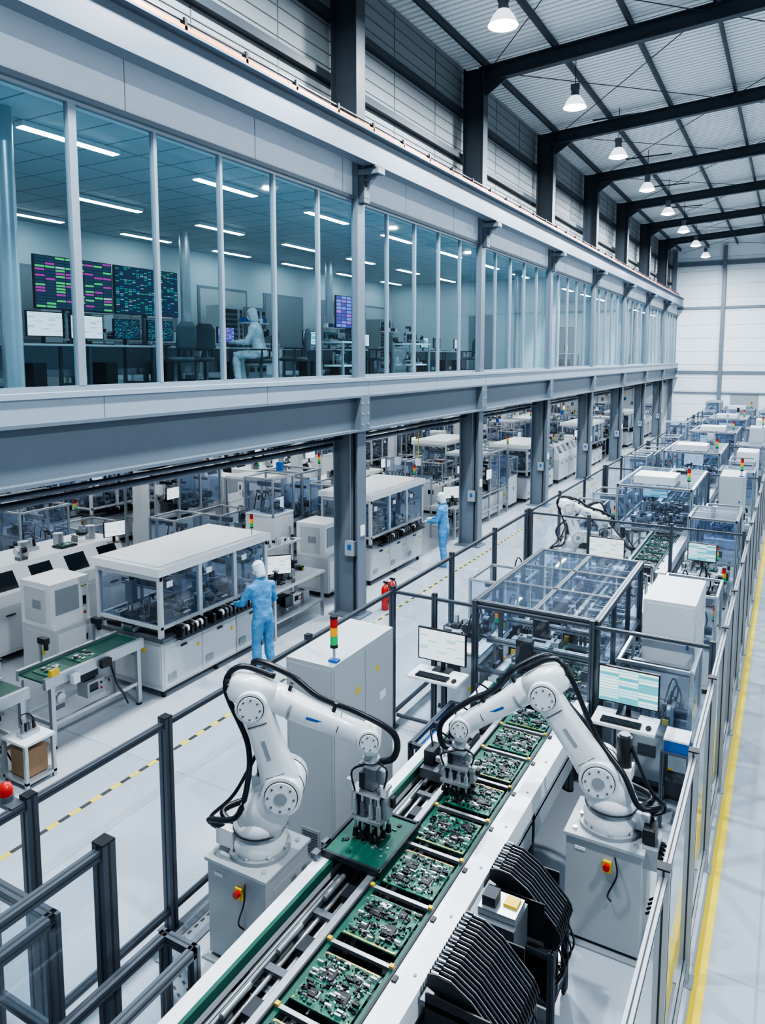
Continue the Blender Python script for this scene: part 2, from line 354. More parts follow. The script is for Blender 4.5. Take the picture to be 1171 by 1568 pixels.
for x,z,r in ((-7.5,3.45,.035),(-7.75,3.3,.05),(-8.3,3.5,.04),(-9.7,3.35,.12),(-12.7,3.45,.09),(-15.5,3.3,.12)):
    b.cyl((x,-3,z),(x,YE-.2,z),r,ALUD if r<.1 else ALU,n=10)
    y=-2.5
    while y<YE: b.box(x-.01,x+.01,y,y+.03,z,4.2,STEELD); y+=3.05
for x in (-8.05,-9.2,-11,-14.2): b.box(x-.15,x+.15,-3,YE-.3,3.55,3.62,MID); b.box(x-.15,x-.13,-3,YE-.3,3.62,3.7,MID); b.box(x+.13,x+.15,-3,YE-.3,3.62,3.7,MID)
for x in (-8.05,-9.2,-11,-14.2):
    y=-2.5
    while y<YE:
        b.box(x-.01,x+.01,y,y+.02,3.6,4.2,STEELD)
        b.tube([(x-.1,y+.2,3.56),(x-.1,y+.8,3.38),(x-.08,y+1.6,3.42),(x-.1,y+2.3,3.56)],.018,HOSE,n=5,sub=4)
        if RG.random()<.6:
            yy=y+RG.uniform(.3,2.4); zz=RG.uniform(2.4,2.9)
            b.cyl((x+.05,yy,3.56),(x+.05,yy,zz),.012,RG.choice([HOSE,ALU,YPL]),n=6); b.bx((x+.05,yy,zz-.08),(.12,.1,.18),RG.choice([WHITE,ALUD,BLUEP,WHITE2]))
        if RG.random()<.35: b.bx((x,y+1.5,3.47),(.3,.5,.16),RG.choice([WHITE2,ALU,GREYP]))
        y+=3.05
b.build('ceiling_service_pipes')
b=MB()
for x in (-8.6,-10.3,-12.2,-13.6,-15.2,-17,-19):
    y=-2
    while y<YE-2:
        b.box(x-.06,x+.06,y,y+1.6,3.46,3.52,WHITE); b.box(x-.05,x+.05,y+.02,y+1.58,3.45,3.46,STRIPE)
        b.box(x-.008,x+.008,y+.2,y+.22,3.52,4.25,STEELD); b.box(x-.008,x+.008,y+1.4,y+1.42,3.52,4.25,STEELD); y+=2.6
b.build('strip_lights_lower')
b=MB()
for x in (-13,-17.5):
    for y in CY: b.box(x-.13,x+.13,y-.13,y+.13,0,3.84,WHITE2)
b.build('lower_hall_columns')
# mezzanine room
b=MB(); b.box(-14.7,-14.5,-4,YE,4.45,7.9,TEALW)
for i in range(20):
    y=-2+i*2.9
    b.box(-14.5,-14.47,y,y+2.1,5.3,7.0,MULL); b.box(-14.47,-14.46,y+.08,y+2.02,5.38,6.92,GREYP if i%3 else WHITE2)
b.build('wall_control_room_back')
cm,_,_,_,_,_=gridmat('ceiling_tiles',(.46,.55,.59),(.20,.25,.28),1.2,.6,.015,.6)
b=MB(); b.box(-14.7,-7.35,-4,YE,7.9,8.1,cm); b.build('ceiling_control_room')
b=MB(); b.box(-14.5,-7.35,-4,YE,4.45,4.47,RFLOOR); b.build('floor_control_room')
b=MB(); b.box(-7.45,-7.16,-4,YE,7.87,9.0,FASC); y=-4+.7
while y<YE: b.box(-7.16,-7.157,y,y+.012,7.93,9,GREYP); y+=2.44
b.box(-7.16,-7.12,-4,YE,7.87,7.93,STEEL); b.box(-7.95,-7.16,-4,YE,9.0,9.05,STEELD)
b.build('wall_fascia')
for y in (26.5,38.7): 
    b=MB(); b.box(-14.4,-7.5,y,y+.1,4.48,7.88,TEALW); b.box(-11,-10,y-.03,y,4.48,6.6,GREYP); b.build('wall_partition')
ybs=[-.4,5.7]+[11.8+6.1*i for i in range(8)]
for i in range(len(ybs)-1):
    y0,y1=ybs[i],ybs[i+1]; b=MB()
    b.quad((-7.2,y0,4.66),(-7.2,y1,4.66),(-7.2,y1,7.84),(-7.2,y0,7.84),GLASS)
    b.box(-7.23,-7.16,y0,y1,4.62,4.68,MULL); b.box(-7.23,-7.16,y0,y1,7.82,7.87,MULL)
    for k in range(6):
        y=y0+k*1.22; w=.026
        if k==0: y+=w
        if k==5: y-=w
        b.box(-7.23,-7.155,y-w,y+w,4.68,7.82,MULL)
    b.build('window_%d'%(i+1))
b=MB()
for x in (-8.45,-11.3,-13.6):
    y=.6
    while y<YE-1.5:
        b.box(x-.08,x+.08,y-.75,y+.75,7.83,7.895,WHITE); b.box(x-.065,x+.065,y-.73,y+.73,7.82,7.83,STRIPR); y+=3.05
b.build('strip_lights_control_room')
for x,y in ((-8.2,5.55),(-12.5,12.9),(-12.5,19),(-8.2,17.9+6.1)): 
    b=MB(); b.cyl((x,y,4.47),(x,y,7.9),.12,ALU,n=20); b.cyl((x,y,4.47),(x,y,4.6),.16,ALUD,n=20); b.build('round_column')
b=MB(); b.ibeam((-6.8,-4,8.70),(-6.8,YE-.3,8.70),.56,.24,STEEL,.03,.015)
b.box(-6.84,-6.76,-4,YE-.3,8.98,9.03,ALUD)
b.build('crane_runway_beam')
b=MB(); b.box(-7.02,-6.96,-4,YE-.3,9.15,9.2,COPPER); b.box(-7.02,-6.98,-4,YE-.3,9.26,9.28,ALUD)
y=-3.5
while y<YE-.5: b.box(-7.04,-6.96,y,y+.05,9.07,9.3,BLACK); y+=1.2
b.build('crane_conductor_bar')
# lamps
prof=[(.03,.5),(.05,.46),(.09,.44),(.1,.30),(.12,.26)]
prof2=[(.12,.27),(.2,.17),(.27,.03),(.285,0),(.275,.01),(.19,.15),(.1,.2)]
for x,h in ((-5.,11.1),(4,11.7)):
    for k in range(-2,8):
        y=13.5+5.1*k
        if x>0 and (k%2 or k==0): continue
        e=bpy.data.objects.new('high_bay_lamp',None); sc.collection.objects.link(e); e.location=(x,y,h)
        b=MB(); b.lathe(prof,(0,0,0),MID); b.lathe(prof2,(0,0,0),LAMPB); b.lathe([(0,-.05),(.12,-.045),(.2,-.02),(.25,.02)],(0,0,0),LAMPE,20); b.cyl((0,0,.5),(0,0,rz_(x)-h-.02),.012,STEELD,n=6); b.box(-.1,.1,-.05,.05,.42,.56,MID)
        b.box(-.8,.8,-.02,.02,rz_(x)-h-.28,rz_(x)-h-.24,STEELD)
        o=b.build('lamp_body',e)
        ld=bpy.data.lights.new('lamp_light','AREA'); ld.shape='DISK'; ld.size=.48; ld.energy=560 if x<0 else 850; ld.color=(.91,.965,1)
        lo=bpy.data.objects.new('lamp_light',ld); sc.collection.objects.link(lo); lo.parent=e; lo.location=(0,0,-.06)
# floor markings
b=MB(); b.box(-.455,-.36,-2,YE-1,.0,.004,YEL); b.build('floor_marking_yellow')
b=MB(); b.box(-.64,-.61,-2,YE-3,.0,.003,YEL); b.build('floor_marking_yellow')
b=MB(); y=0;k=0
while y<30: b.box(-6.7,-6.65,y,y+.14,0,.004,YEL if k%2 else YBK); y+=.14;k+=1
b.build('floor_marking_hazard')
# ---------------------------------------------------------------- fences
def fence(name,pts,posts,h=1.93,w=.07,m=ALU,mid=False,pan=CLEAR,skip=()):
    b=MB(); p0=V((*pts[0],0)); p1=V((*pts[1],0)); d=p1-p0; L_=d.length
    for i,f in enumerate(posts):
        if i in skip: continue
        p=p0+d*f; b.slot(p+V((0,0,.012)),p+V((0,0,h+.02)),w,m); b.bx((p.x,p.y,h+.025),(w,w,.012),BLACK); b.bx((p.x,p.y,.006),(w*2,w*2,.012),m)
    for a,c in zip(posts[:-1],posts[1:]):
        dn=d.normalized()
        q0=p0+d*a+dn*w/2;q1=p0+d*c-dn*w/2
        for z in [h-.04,.18]+([h*.55] if mid else []): b.slot(q0+V((0,0,z)),q1+V((0,0,z)),w*.62,m)
        b.quad(q0+V((0,0,.2)),q1+V((0,0,.2)),q1+V((0,0,h-.06)),q0+V((0,0,h-.06)),pan)
    return b.build(name)
def fy(x,ys,**k): 
    n=k.pop('name','safety_fence'); L_=ys[-1]-ys[0]; return fence(n,((x,ys[0]),(x,ys[-1])),[(y-ys[0])/L_ for y in ys],**k)
def fx(y,xs,**k):
    n=k.pop('name','safety_fence'); L_=xs[-1]-xs[0]; return fence(n,((xs[0],y),(xs[-1],y)),[(x-xs[0])/L_ for x in xs],**k)
fy(-4.52,[1.7,3.0,4.28],m=ALUD,w=.085)
fy(-4.52,[4.29,6.4,8.35],m=ALUD,skip=(0,))
fy(-4.52,[8.35,10.3,12.2,14.0],m=ALUD,skip=(0,))
fy(-.52,[1.4,2.9,4.4,5.9,7.4,8.9,10.4,11.9,13.4,14.9,16.4],m=ALU,w=.075)
fy(-.52,[16.5+1.8*i for i in range(20)],m=ALU)
fx(8.35,[-4.48,-3.9,-3.34,-1.88,-.6],m=ALUD,w=.06,skip=(0,))
fy(-3.66,[.6,1.8,2.92],m=ALUD,w=.1,h=1.93,name='safety_fence')
def encl(b,x0,x1,y0,y1,h,m,pan,nx=1,ny=1,w=.06,z0=.0,midz=None,top=True,sides='fblr'):
    for x in (x0,x1):
        for y in (y0,y1): b.slot((x,y,z0),(x,y,h),w,m)
        b.slot((x,y0,h-w/2),(x,y1,h-w/2),w,m)
        b.slot((x,y0,z0+.15),(x,y1,z0+.15),w*.8,m)
        if midz: b.slot((x,y0,midz),(x,y1,midz),w*.8,m)
    for y in (y0,y1):
        b.slot((x0,y,h-w/2),(x1,y,h-w/2),w,m); b.slot((x0,y,z0+.15),(x1,y,z0+.15),w*.8,m)
        if midz: b.slot((x0,y,midz),(x1,y,midz),w*.8,m)
    for i in range(1,nx): x=x0+(x1-x0)*i/nx; b.slot((x,y0,h-w/2),(x,y1,h-w/2),w*.8,m)
    for i in range(1,ny): y=y0+(y1-y0)*i/ny; b.slot((x0,y,h-w/2),(x1,y,h-w/2),w*.8,m); b.slot((x0,y,z0),(x0,y,h),w*.8,m); b.slot((x1,y,z0),(x1,y,h),w*.8,m)
    zb=midz or z0+.15
    if top: b.quad((x0,y0,h-.01),(x1,y0,h-.01),(x1,y1,h-.01),(x0,y1,h-.01),pan)
    if 'f' in sides: b.quad((x0,y0,zb),(x1,y0,zb),(x1,y0,h-w),(x0,y0,h-w),pan)
    if 'b' in sides: b.quad((x1,y1,zb),(x0,y1,zb),(x0,y1,h-w),(x1,y1,h-w),pan)
    if 'l' in sides: b.quad((x0,y1,zb),(x0,y0,zb),(x0,y0,h-w),(x0,y1,h-w),pan)
    if 'r' in sides: b.quad((x1,y0,zb),(x1,y1,zb),(x1,y1,h-w),(x1,y0,h-w),pan)
b=MB(); encl(b,-4.40,-3.78,1.3,2.62,1.62,ALUD,CLEAR,1,1,.07,midz=.8)
b.box(-4.32,-3.86,1.4,2.5,.2,.75,DARK)
for i in range(22): gadget(b,R(-4.2,-3.98),R(1.5,2.4),.75,R(.12,.3),RG)
b.build('machine_guard_enclosure')
b=MB(); encl(b,-3.5,-3.24,2.3,3.25,1.15,ALUD,CLEAR,1,1,.06,top=False); b.build('machine_guard_enclosure')
b=MB(); b.box(-4.7,-4.5,2.86,2.96,1.9,1.93,ALUD); b.cyl((-4.64,2.91,1.93),(-4.64,2.91,1.97),.055,MID); b.lathe([(.05,0),(.05,.04),(.036,.075),(.0,.09)],(-4.64,2.91,1.97),RED); b.build('warning_beacon')
b=MB()
def tray(p0,p1,w=.16):
    p0=V(p0);p1=V(p1); b.obox(p0,p1,w,.006,ALU,ou=.01); b.obox(p0,p1,.008,.08,ALU,ou=.045,os=w/2); b.obox(p0,p1,.008,.08,ALU,ou=.045,os=-w/2)
    n_=int((p1-p0).length/.08)
    for i in range(n_):
        p=p0.lerp(p1,(i+.5)/n_); d=(p1-p0).normalized(); sd=d.cross(V((0,0,1)))
        for o in (-.04,.04): b.obox(p-d*.02+sd*o,p+d*.02+sd*o,.02,.003,SLOT,ou=.0145)
tray((-4.3,3.95,0),(-4.3,5.4,0)); tray((-4.22,3.95,0),(-3.75,3.75,0)); b.build('cable_tray')
# ---------------------------------------------------------------- PCB
def pcb_mesh(seed):
    rr=random.Random(seed); b=MB(); b.bx((0,0,0),(.43,.42,.012),PCB)
    b.bx((0,.2,.007),(.40,.012,.004),GOLD)
    for (x,y,s) in ((-.08,.05,.085),(.09,-.06,.075),(.1,.1,.06),(-.1,-.12,.055)):
        b.bx((x,y,.015),(s,s,.02),CHIP); b.bx((x,y,.008),(s+.016,s+.016,.004),SILV); b.bx((x,y,.0255),(s*.5,s*.12,.0008),MID)
    for j in range(12):
        x=rr.uniform(-.17,.17);y=rr.uniform(-.16,.16); v=rr.random()<.5
        for i in range(7): b.bx((x+(i*.009 if v else 0),y+(0 if v else i*.009),.009),(.005,.007,.006),SILV)
    for i in range(320):
        x=rr.uniform(-.2,.2);y=rr.uniform(-.19,.18); t=rr.random()
        if t<.52: b.bx((x,y,.011),(rr.uniform(.004,.011),rr.uniform(.004,.009),.010),rr.choice([SILV,MID,GOLD,WHITE,CHIP,GREENB]))
        elif t<.84: b.bx((x,y,.013),(rr.uniform(.01,.03),rr.uniform(.01,.024),.014),rr.choice([CHIP,CHIP,BLACK,MID,GREENB]))
        elif t<.94: b.cyl((x,y,.006),(x,y,.034),rr.uniform(.005,.010),rr.choice([SILV,MID,BLACK]),n=8)
        else: b.bx((x,y,.018),(.045,.014,.024),rr.choice([BLACK,WHITE,SILV]))
    for x in (-.2,.2):
        for y in (-.195,.195): b.cyl((x,y,.0),(x,y,.009),.008,GOLD,n=8)
    return b
pm=[pcb_mesh(i) for i in range(3)]; po=[]
ZP=.965
ylist=[2.45,3.03,3.61,4.22,4.80,5.38,5.96,6.53,7.08,7.63]+[8.5+.6*i for i in range(9)]
for i,y in enumerate(ylist):
    if i<3: o=pm[i].build('circuit_board',loc=(-2.36,y,ZP)); po.append(o)
    else: inst(po[i%3],'circuit_board',(-2.36,y,ZP),rz=math.pi*(i%2))
# ---------------------------------------------------------------- main conveyor
def main_conv(y0,y1,name='board_conveyor',left=True,bars=None):
    b=MB(); xl=-3.1 if left else -2.66
    if left:
        b.box(-3.17,-3.06,y0,y1,.80,.97,WHITE); b.box(-3.06,-3.03,y0,y1,.90,.975,GREENB); b.box(-3.17,-3.15,y0,y1,.45,.8,PEDE)
        for x in (-2.97,-2.74): b.slot((x,y0,.84),(x,y1,.84),.045,ALU)
        for x in (-2.9,-2.82): b.cyl((x,y0,.80),(x,y1,.80),.018,SILV,n=8)
    b.box(-2.70,-2.64,y0,y1,.80,.975,ALU); b.box(-2.64,-2.625,y0,y1,.8,.985,SLOT); b.box(-2.625,-2.585,y0,y1,.92,.957,GREENB)
    b.box(-2.135,-2.095,y0,y1,.92,.957,GREENB); b.box(-2.095,-2.08,y0,y1,.8,.985,SLOT); b.box(-2.08,-2.03,y0,y1,.80,.975,ALU)
    b.box(-2.03,-1.88,y0,y1,.80,.985,WHITE); b.box(-2.0,-1.98,y0,y1,.3,.8,PEDE)
    b.box(xl,-1.98,y0,y1,.5,.53,DARK)
    y=y0+.1
    while y<y1-.1:
        if left: b.bx((-2.86,y,.81),(.3,.06,.07),MID); b.bx((-2.8,y+.25,.85),(.08,.14,.06),DARK); b.cyl((-2.93,y+.1,.87),(-2.93,y+.38,.87),.022,ALU,n=10); b.bx((-3.165,y+.3,.9),(.014,.03,.03),BLACK)
        b.cyl((-2.6,y,.86),(-2.1,y,.86),.012,SILV,n=8); b.bx((-2.36,y+.3,.8),(.46,.05,.03),ALU)
        b.bx((-2.2,y+.16,.72),(.1,.1,.2),DARK); b.bx((-2.5,y+.1,.68),(.08,.12,.22),MID)
        b.bx((-2.055,y+.2,.98),(.03,.05,.012),BLACK); b.cyl((-1.95,y+.28,.985),(-1.95,y+.28,.99),.012,MID,n=8)
        y+=.58
    y=y0+.25
    while y<y1:
        for x in (xl,-2.02): b.slot((x,y,.02),(x,y,.8),.08,ALUD); b.cyl((x,y,0),(x,y,.03),.05,BLACK,n=10)
        b.slot((xl+.04,y,.22),(-2.06,y,.22),.06,ALUD); b.slot((xl+.04,y,.74),(-2.06,y,.74),.06,ALUD); y+=1.5
    b.slot((xl,y0,.22),(xl,y1,.22),.06,ALUD)
    if bars:
        for y in bars:
            b.box(-2.63,-2.09,y-.016,y+.016,.945,.975,ALU)
            for x in (-2.61,-2.12): b.bx((x,y,.983),(.03,.03,.014),YPL)
    return b.build(name)
main_conv(1.8,8.3,bars=[(a+c)/2 for a,c in zip(ylist[:9],ylist[1:10])]); main_conv(8.4,13.5,bars=[(a+c)/2 for a,c in zip(ylist[10:],ylist[11:])])
b=MB(); b.box(-3.14,-2.60,4.6,5.28,.99,1.01,ALUD); b.box(-3.12,-2.62,4.62,5.26,1.01,1.022,GREENB)
for x in (-3.14,-2.6): b.box(x-.012,x+.012,4.58,5.3,.986,1.035,DARK)
for y in (4.6,5.28): b.box(-3.14,-2.6,y-.012,y+.012,.986,1.035,DARK)
for y in (4.55,4.7,5.3): b.bx((-3.16,y,1.01),(.06,.07,.05),MID)
for i in range(26): b.bx((R(-3.08,-2.66),R(4.68,5.2),1.027),(R(.01,.05),R(.01,.04),.01),random.choice([CHIP,SILV,GREENB,MID]))
b.build('board_carrier_tray')
def clutter(b,x0,x1,y0,y1,z,n,hmin=.05,hmax=.3):
    for i in range(n):
        h=R(hmin,hmax); x,y=R(x0,x1),R(y0,y1); t=random.random()
        if t<.75: gadget(b,x,y,z,max(.12,min(.34,h)),RG)
        elif t<.88: b.cyl((x,y,z),(x,y,z+h),R(.015,.04),random.choice([SILV,DARK,MID]),n=10)
        else: b.slot((x-.1,y,z+h),(x+.1,y,z+h),.04,ALU); b.slot((x-.08,y,z),(x-.08,y,z+h),.03,ALU)
b=MB()
for y in (6.3,6.9,7.5):
    b.bx((-2.88,y,.93),(.26,.34,.1),MID); b.bx((-2.95,y,1.05),(.1,.2,.16),DARK); b.cyl((-2.8,y-.14,1.02),(-2.8,y+.14,1.02),.03,SILV,n=10); gadget(b,-2.82,y+.05,1.0,.2,RG)
    b.tube([(-2.95,y,1.12),(-3.0,y+.1,1.25),(-2.9,y+.28,1.1),(-2.9,y+.3,.96)],.01,HOSE,n=6)
b.build('transfer_mechanism')
# ---------------------------------------------------------------- robots
def pedestal(name,x0,x1,y0,y1,h,jb=False):
    b=MB(); cx,cy=(x0+x1)/2,(y0+y1)/2
    b.box(x0,x1,y0,y1,.05,h-.03,PEDE); b.box(x0-.02,x1+.02,y0-.02,y1+.02,h-.03,h,PEDE)
    b.box(x0-.05,x1+.05,y0-.05,y1+.05,0,.02,ROBG); b.box(x0+.03,x1-.03,y0+.03,y1-.03,.02,.05,DARK)
    for x in (x0-.02,x1+.02):
        for y in (y0-.02,y1+.02): b.cyl((x,y,.02),(x,y,.045),.022,SILV,n=8)
    for x in (x0+.06,x1-.06):
        for y in (y0+.06,y1-.06): b.cyl((x,y,h),(x,y,h+.02),.02,SILV,n=8)
    b.bx((cx+.04,y0-.012,h-.2),(.07,.024,.1),YPL); b.cyl((cx+.04,y0-.024,h-.19),(cx+.04,y0-.06,h-.19),.028,RED,n=14)
    b.tube([(cx+.1,y0-.01,h-.1),(cx+.13,y0-.06,h-.22),(cx+.06,y0-.05,h-.42),(cx+.08,y0-.01,h-.5)],.008,HOSE,n=6)
    b.box(x1-.002,x1+.003,y0+.1,y1-.1,.15,h-.15,PEDE)
    b.bx((x0+.12,y0-.003,h-.12),(.09,.006,.03),WHITE)
    if jb:
        b.bx((x1+.05,y0+.2,h-.08),(.12,.26,.18),ROBG); b.bx((x1+.03,y0+.2,h+.08),(.1,.18,.12),BLACK)
        for i in range(4): yy=y0+.1+.06*i; b.cyl((x1+.1,yy,h-.05),(x1+.14,yy,h-.05),.022,BLACK,n=8); b.tube([(x1+.14,yy,h-.05),(x1+.2,yy,h-.15),(x1+.17,yy,h-.45),(x1+.03,yy+.02,h-.6)],.011,HOSE,n=6,sub=4)
    return b.build(name,bevel=.008)
def robot(name,base,sh,el,wr,tool,grip=True,flip=1):
    B=V(base); sh,el,wr,tl=[V(p)-B for p in (sh,el,wr,tool)]
    b=MB(); d=V((tl.x,tl.y,0)).normalized(); sd=V((-d.y,d.x,0))*flip; Z=V((0,0,1)); K=1.17
    def bolts(c,ax,r,n,rb=.008):
        a=ax.orthogonal().normalized(); bb=ax.cross(a)
        for i in range(n):
            t=2*math.pi*i/n; p=c+a*r*K*math.cos(t)+bb*r*K*math.sin(t); b.cyl(p,p+ax*.008,rb,MID,n=6)
    b.cyl((0,0,0),(0,0,.035),.26,ROBG,n=28); b.lathe([(.22,.035),(.23,.10),(.205,.15),(.2,.2),(.215,.21),(.22,.26),(.2,.3),(.17,.33),(0,.34)],(0,0,0),ROBW,28)
    b.cyl((0,0,.155),(0,0,.195),.206,ROBG,n=28); b.cyl((0,0,.2),(0,0,.206),.222,SLOT,n=28)
    for i in range(8): a=i*math.pi/4+.2; b.cyl((.24*math.cos(a),.24*math.sin(a),.035),(.24*math.cos(a),.24*math.sin(a),.06),.016,SILV,n=6)
    b.bx(tuple(-d*.24+Z*.13),(.18,.18,.15),ROBW); b.bx(tuple(-d*.33+Z*.13),(.05,.05,.05),BLACK)
    b.K=K
    s0=V((0,0,.24)); b.loft([s0,s0.lerp(sh,.35)+Z*.02,s0.lerp(sh,.75),sh+(sh-s0).normalized()*.05],[(.16,.175),(.16,.17),(.15,.145),(.10,.10)],ROBW,sd,22,3.2)
    b.cyl(sh-sd*.19,sh+sd*.19,.14,ROBW,n=28); b.cyl(sh-sd*.21,sh-sd*.19,.11,ROBW,n=24); b.cyl(sh+sd*.19,sh+sd*.212,.112,ROBW,n=24)
    b.cyl(sh+sd*.189,sh+sd*.194,.118,SLOT,n=24); bolts(sh+sd*.212,sd,.09,8); b.cyl(sh+sd*.212,sh+sd*.22,.045,ROBG,n=18)
    b.cyl(sh+sd*.045,sh+sd*.055,.1425,SLOT,n=28); b.cyl(sh-sd*.12,sh-sd*.112,.1425,SLOT,n=28)
    b.cyl(sh-sd*.10-d*.19+Z*.02,sh-sd*.10-d*.19+Z*.3,.055,BLACK,n=16); b.cyl(sh-sd*.10-d*.19+Z*.3,sh-sd*.10-d*.19+Z*.32,.04,MID,n=16); b.bx(tuple(sh-sd*.1-d*.18-Z*.02),(.17,.17,.11),ROBW)
    ua=(el-sh); un=ua.normalized(); o=sd*.05
    b.loft([sh-un*.10+o,sh-un*.05+o,sh+ua*.15+o,sh+ua*.4+o,sh+ua*.7+o,sh+ua*.95+o,el+un*.06+o,el+un*.09+o],[(.05,.08),(.09,.135),(.095,.13),(.088,.108),(.083,.10),(.088,.11),(.085,.095),(.04,.05)],ROBW,sd,24,3.6)
    uf=sd.cross(un)
    for f in (.22,.8): b.obox(sh+ua*f+o-uf*.08,sh+ua*f+o+uf*.08,.004,.186*K,SLOT,up=sd)
    b.obox(sh+ua*.4+o+sd*.089*K,sh+ua*.62+o+sd*.086*K,.006,.03,GREYP,up=uf)
    b.cyl(el-sd*.15,el+sd*.16,.112,ROBW,n=26); b.cyl(el+sd*.16,el+sd*.178,.088,ROBW,n=20); b.cyl(el+sd*.159,el+sd*.164,.094,SLOT,n=22); bolts(el+sd*.178,sd,.068,8,.007); b.cyl(el-sd*.17,el-sd*.15,.088,ROBW,n=20); b.cyl(el+sd*.03,el+sd*.036,.114,SLOT,n=24)
    fa=wr-el; fn=fa.normalized(); fu=sd.cross(fn); 
    if fu.z<0: fu=-fu
    e2=el+fu*.06-sd*.03
    b.loft([e2-fn*.24,e2-fn*.2,e2-fn*.05,e2+fn*.14],[(.06,.06),(.095,.095),(.12,.125),(.105,.105)],ROBW,sd,22,3.4)
    b.cyl(e2-fn*.28,e2-fn*.22,.05,BLACK,n=14); bolts(e2-fn*.24,-fn,.065,6,.007)
    b.loft([e2+fn*.05,e2+fn*.2,e2.lerp(wr,.45),e2.lerp(wr,.75),wr-fn*.05,wr+fn*.04],[(.105,.105),(.10,.10),(.088,.088),(.08,.08),(.074,.08),(.04,.05)],ROBW,sd,22,2.5)
    b.cyl(e2.lerp(wr,.3)-fn*.012,e2.lerp(wr,.3)+fn*.012,.099,ROBG,n=22); b.cyl(e2.lerp(wr,.72)-fn*.003,e2.lerp(wr,.72)+fn*.003,.084,SLOT,n=22)
    pq=e2.lerp(wr,.45)+sd*.089*K; b.obox(pq,pq+fn*.14-sd*.005,.022,.004,BLUEP,up=sd)
    b.cyl(wr-sd*.1,wr+sd*.1,.082,ROBW,n=22); b.cyl(wr+sd*.1,wr+sd*.115,.062,ROBW,n=18); b.cyl(wr+sd*.099,wr+sd*.103,.067,SLOT,n=18); bolts(wr+sd*.115,sd,.045,6,.006); b.cyl(wr-sd*.115,wr-sd*.1,.06,ROBW,n=18)
    td=(V((tl.x,tl.y,wr.z-.3))-wr).normalized(); fl=wr+td*.18
    b.loft([wr,wr+td*.09,wr+td*.14],[(.062,.07),(.058,.06),(.05,.05)],ROBW,sd,18); b.cyl(wr+td*.13,fl,.05,ROBG,n=18); b.cyl(fl,fl+td*.02,.062,SILV,n=18)
    b.K=1.
    q=-sd
    b.tube([-d*.22+Z*.18,-d*.33+q*.12+Z*.25,sh*.5+q*.34-d*.12,sh+q*.33-un*.05,sh+ua*.4+q*.19-d*.08,el+q*.25-un*.1,el+q*.22+fu*.2-fn*.12,e2+fn*.2+fu*.19+q*.08,e2.lerp(wr,.5)+fu*.14+q*.04,e2.lerp(wr,.85)+fu*.16,wr+fn*.18+fu*.09,wr+fn*.2+td*.12,fl+td*.05],.028,HOSE,n=10)
    b.tube([-d*.26+Z*.15,-d*.40+sd*.1+Z*.3,-d*.3+sd*.2+sh*.7,sh-d*.25+sd*.12+un*.1,sh+ua*.5-d*.19,el-fn*.26+fu*.02,e2-fn*.2+fu*.16,e2+fn*.1+fu*.17],.024,HOSE,n=8)
    b.tube([-d*.26+Z*.12,-d*.44-sd*.05+Z*.2,-d*.38+Z*.02+sh*.8,sh-d*.22+Z*.27-sd*.1],.016,HOSE,n=8)
    for f in (.25,.65): b.obox(e2.lerp(wr,f)+fu*.09,e2.lerp(wr,f)+fu*.17,.06,.03,BLACK,up=fn)
    b.obox(sh+ua*.5-sd*.02,sh+ua*.5+q*.19,.05,.05,BLACK,up=un)
    if grip:
        g=V((tl.x,tl.y,0)); zt=fl.z-.03; zb=tl.z
        hgt=zt-zb
        b.bx((g.x,g.y,zt-.02),(.16,.16,.025),ALU)
        b.bx((g.x,g.y,zt-.2*hgt),(.10,.12,.3*hgt),MID); b.bx((g.x,g.y,zt-.38*hgt),(.26,.22,.02),ALU)
        b.bx((g.x-.06,g.y-.03,zt-.25*hgt),(.05,.07,.2*hgt),DARK); b.bx((g.x+.08,g.y+.04,zt-.22*hgt),(.06,.05,.18*hgt),ALU)
        for x in (-.11,-.04,.04,.11):
            for y in (-.085,.0,.085):
                b.cyl((g.x+x,g.y+y,zt-.39*hgt),(g.x+x,g.y+y,zb+.12*hgt),.012,SILV,n=8); b.cyl((g.x+x,g.y+y,zt-.5*hgt),(g.x+x,g.y+y,zt-.68*hgt),.022,random.choice([ALU,ALU,MID]),n=10)
                b.cyl((g.x+x,g.y+y,zb+.12*hgt),(g.x+x,g.y+y,zb+.01),.018,BLACK,r1=.026,n=10)
        b.bx((g.x,g.y,zt-.72*hgt),(.27,.23,.03),ALU)
        for x in (-.15,.15): b.bx((g.x+x,g.y,zt-.55*hgt),(.04,.1,.3*hgt),ALU); b.bx((g.x+x*1.2,g.y+.03,zt-.5*hgt),(.03,.05,.12*hgt),BLACK); b.bx((g.x+x*1.1,g.y-.08,zt-.3*hgt),(.05,.04,.1*hgt),SILV)
        b.tube([(g.x,g.y-.06,zt),(g.x-.12,g.y-.12,zt-.1*hgt),(g.x-.1,g.y-.1,zt-.4*hgt)],.009,HOSE,n=6)
        b.tube([(g.x+.05,g.y,zt),(g.x+.17,g.y-.05,zt-.05*hgt),(g.x+.12,g.y-.08,zt-.45*hgt)],.009,HOSE,n=6)
    return b.build(name,loc=tuple(B))
pedestal('robot_pedestal',-4.02,-3.42,4.22,4.80,.9)
rob1=robot('industrial_robot_arm',(-3.71,4.52,.9),(-3.50,4.6,1.48),(-3.72,4.5,2.20),(-2.88,4.93,1.9),(-2.87,4.95,1.04),flip=-1)
pedestal('robot_pedestal',-1.49,-.87,5.88,6.42,.98,True)
rob2=robot('industrial_robot_arm',(-1.18,6.15,.98),(-1.28,6.15,1.44),(-1.76,6.1,2.07),(-2.50,5.98,1.62),(-2.52,5.95,1.0),flip=1)
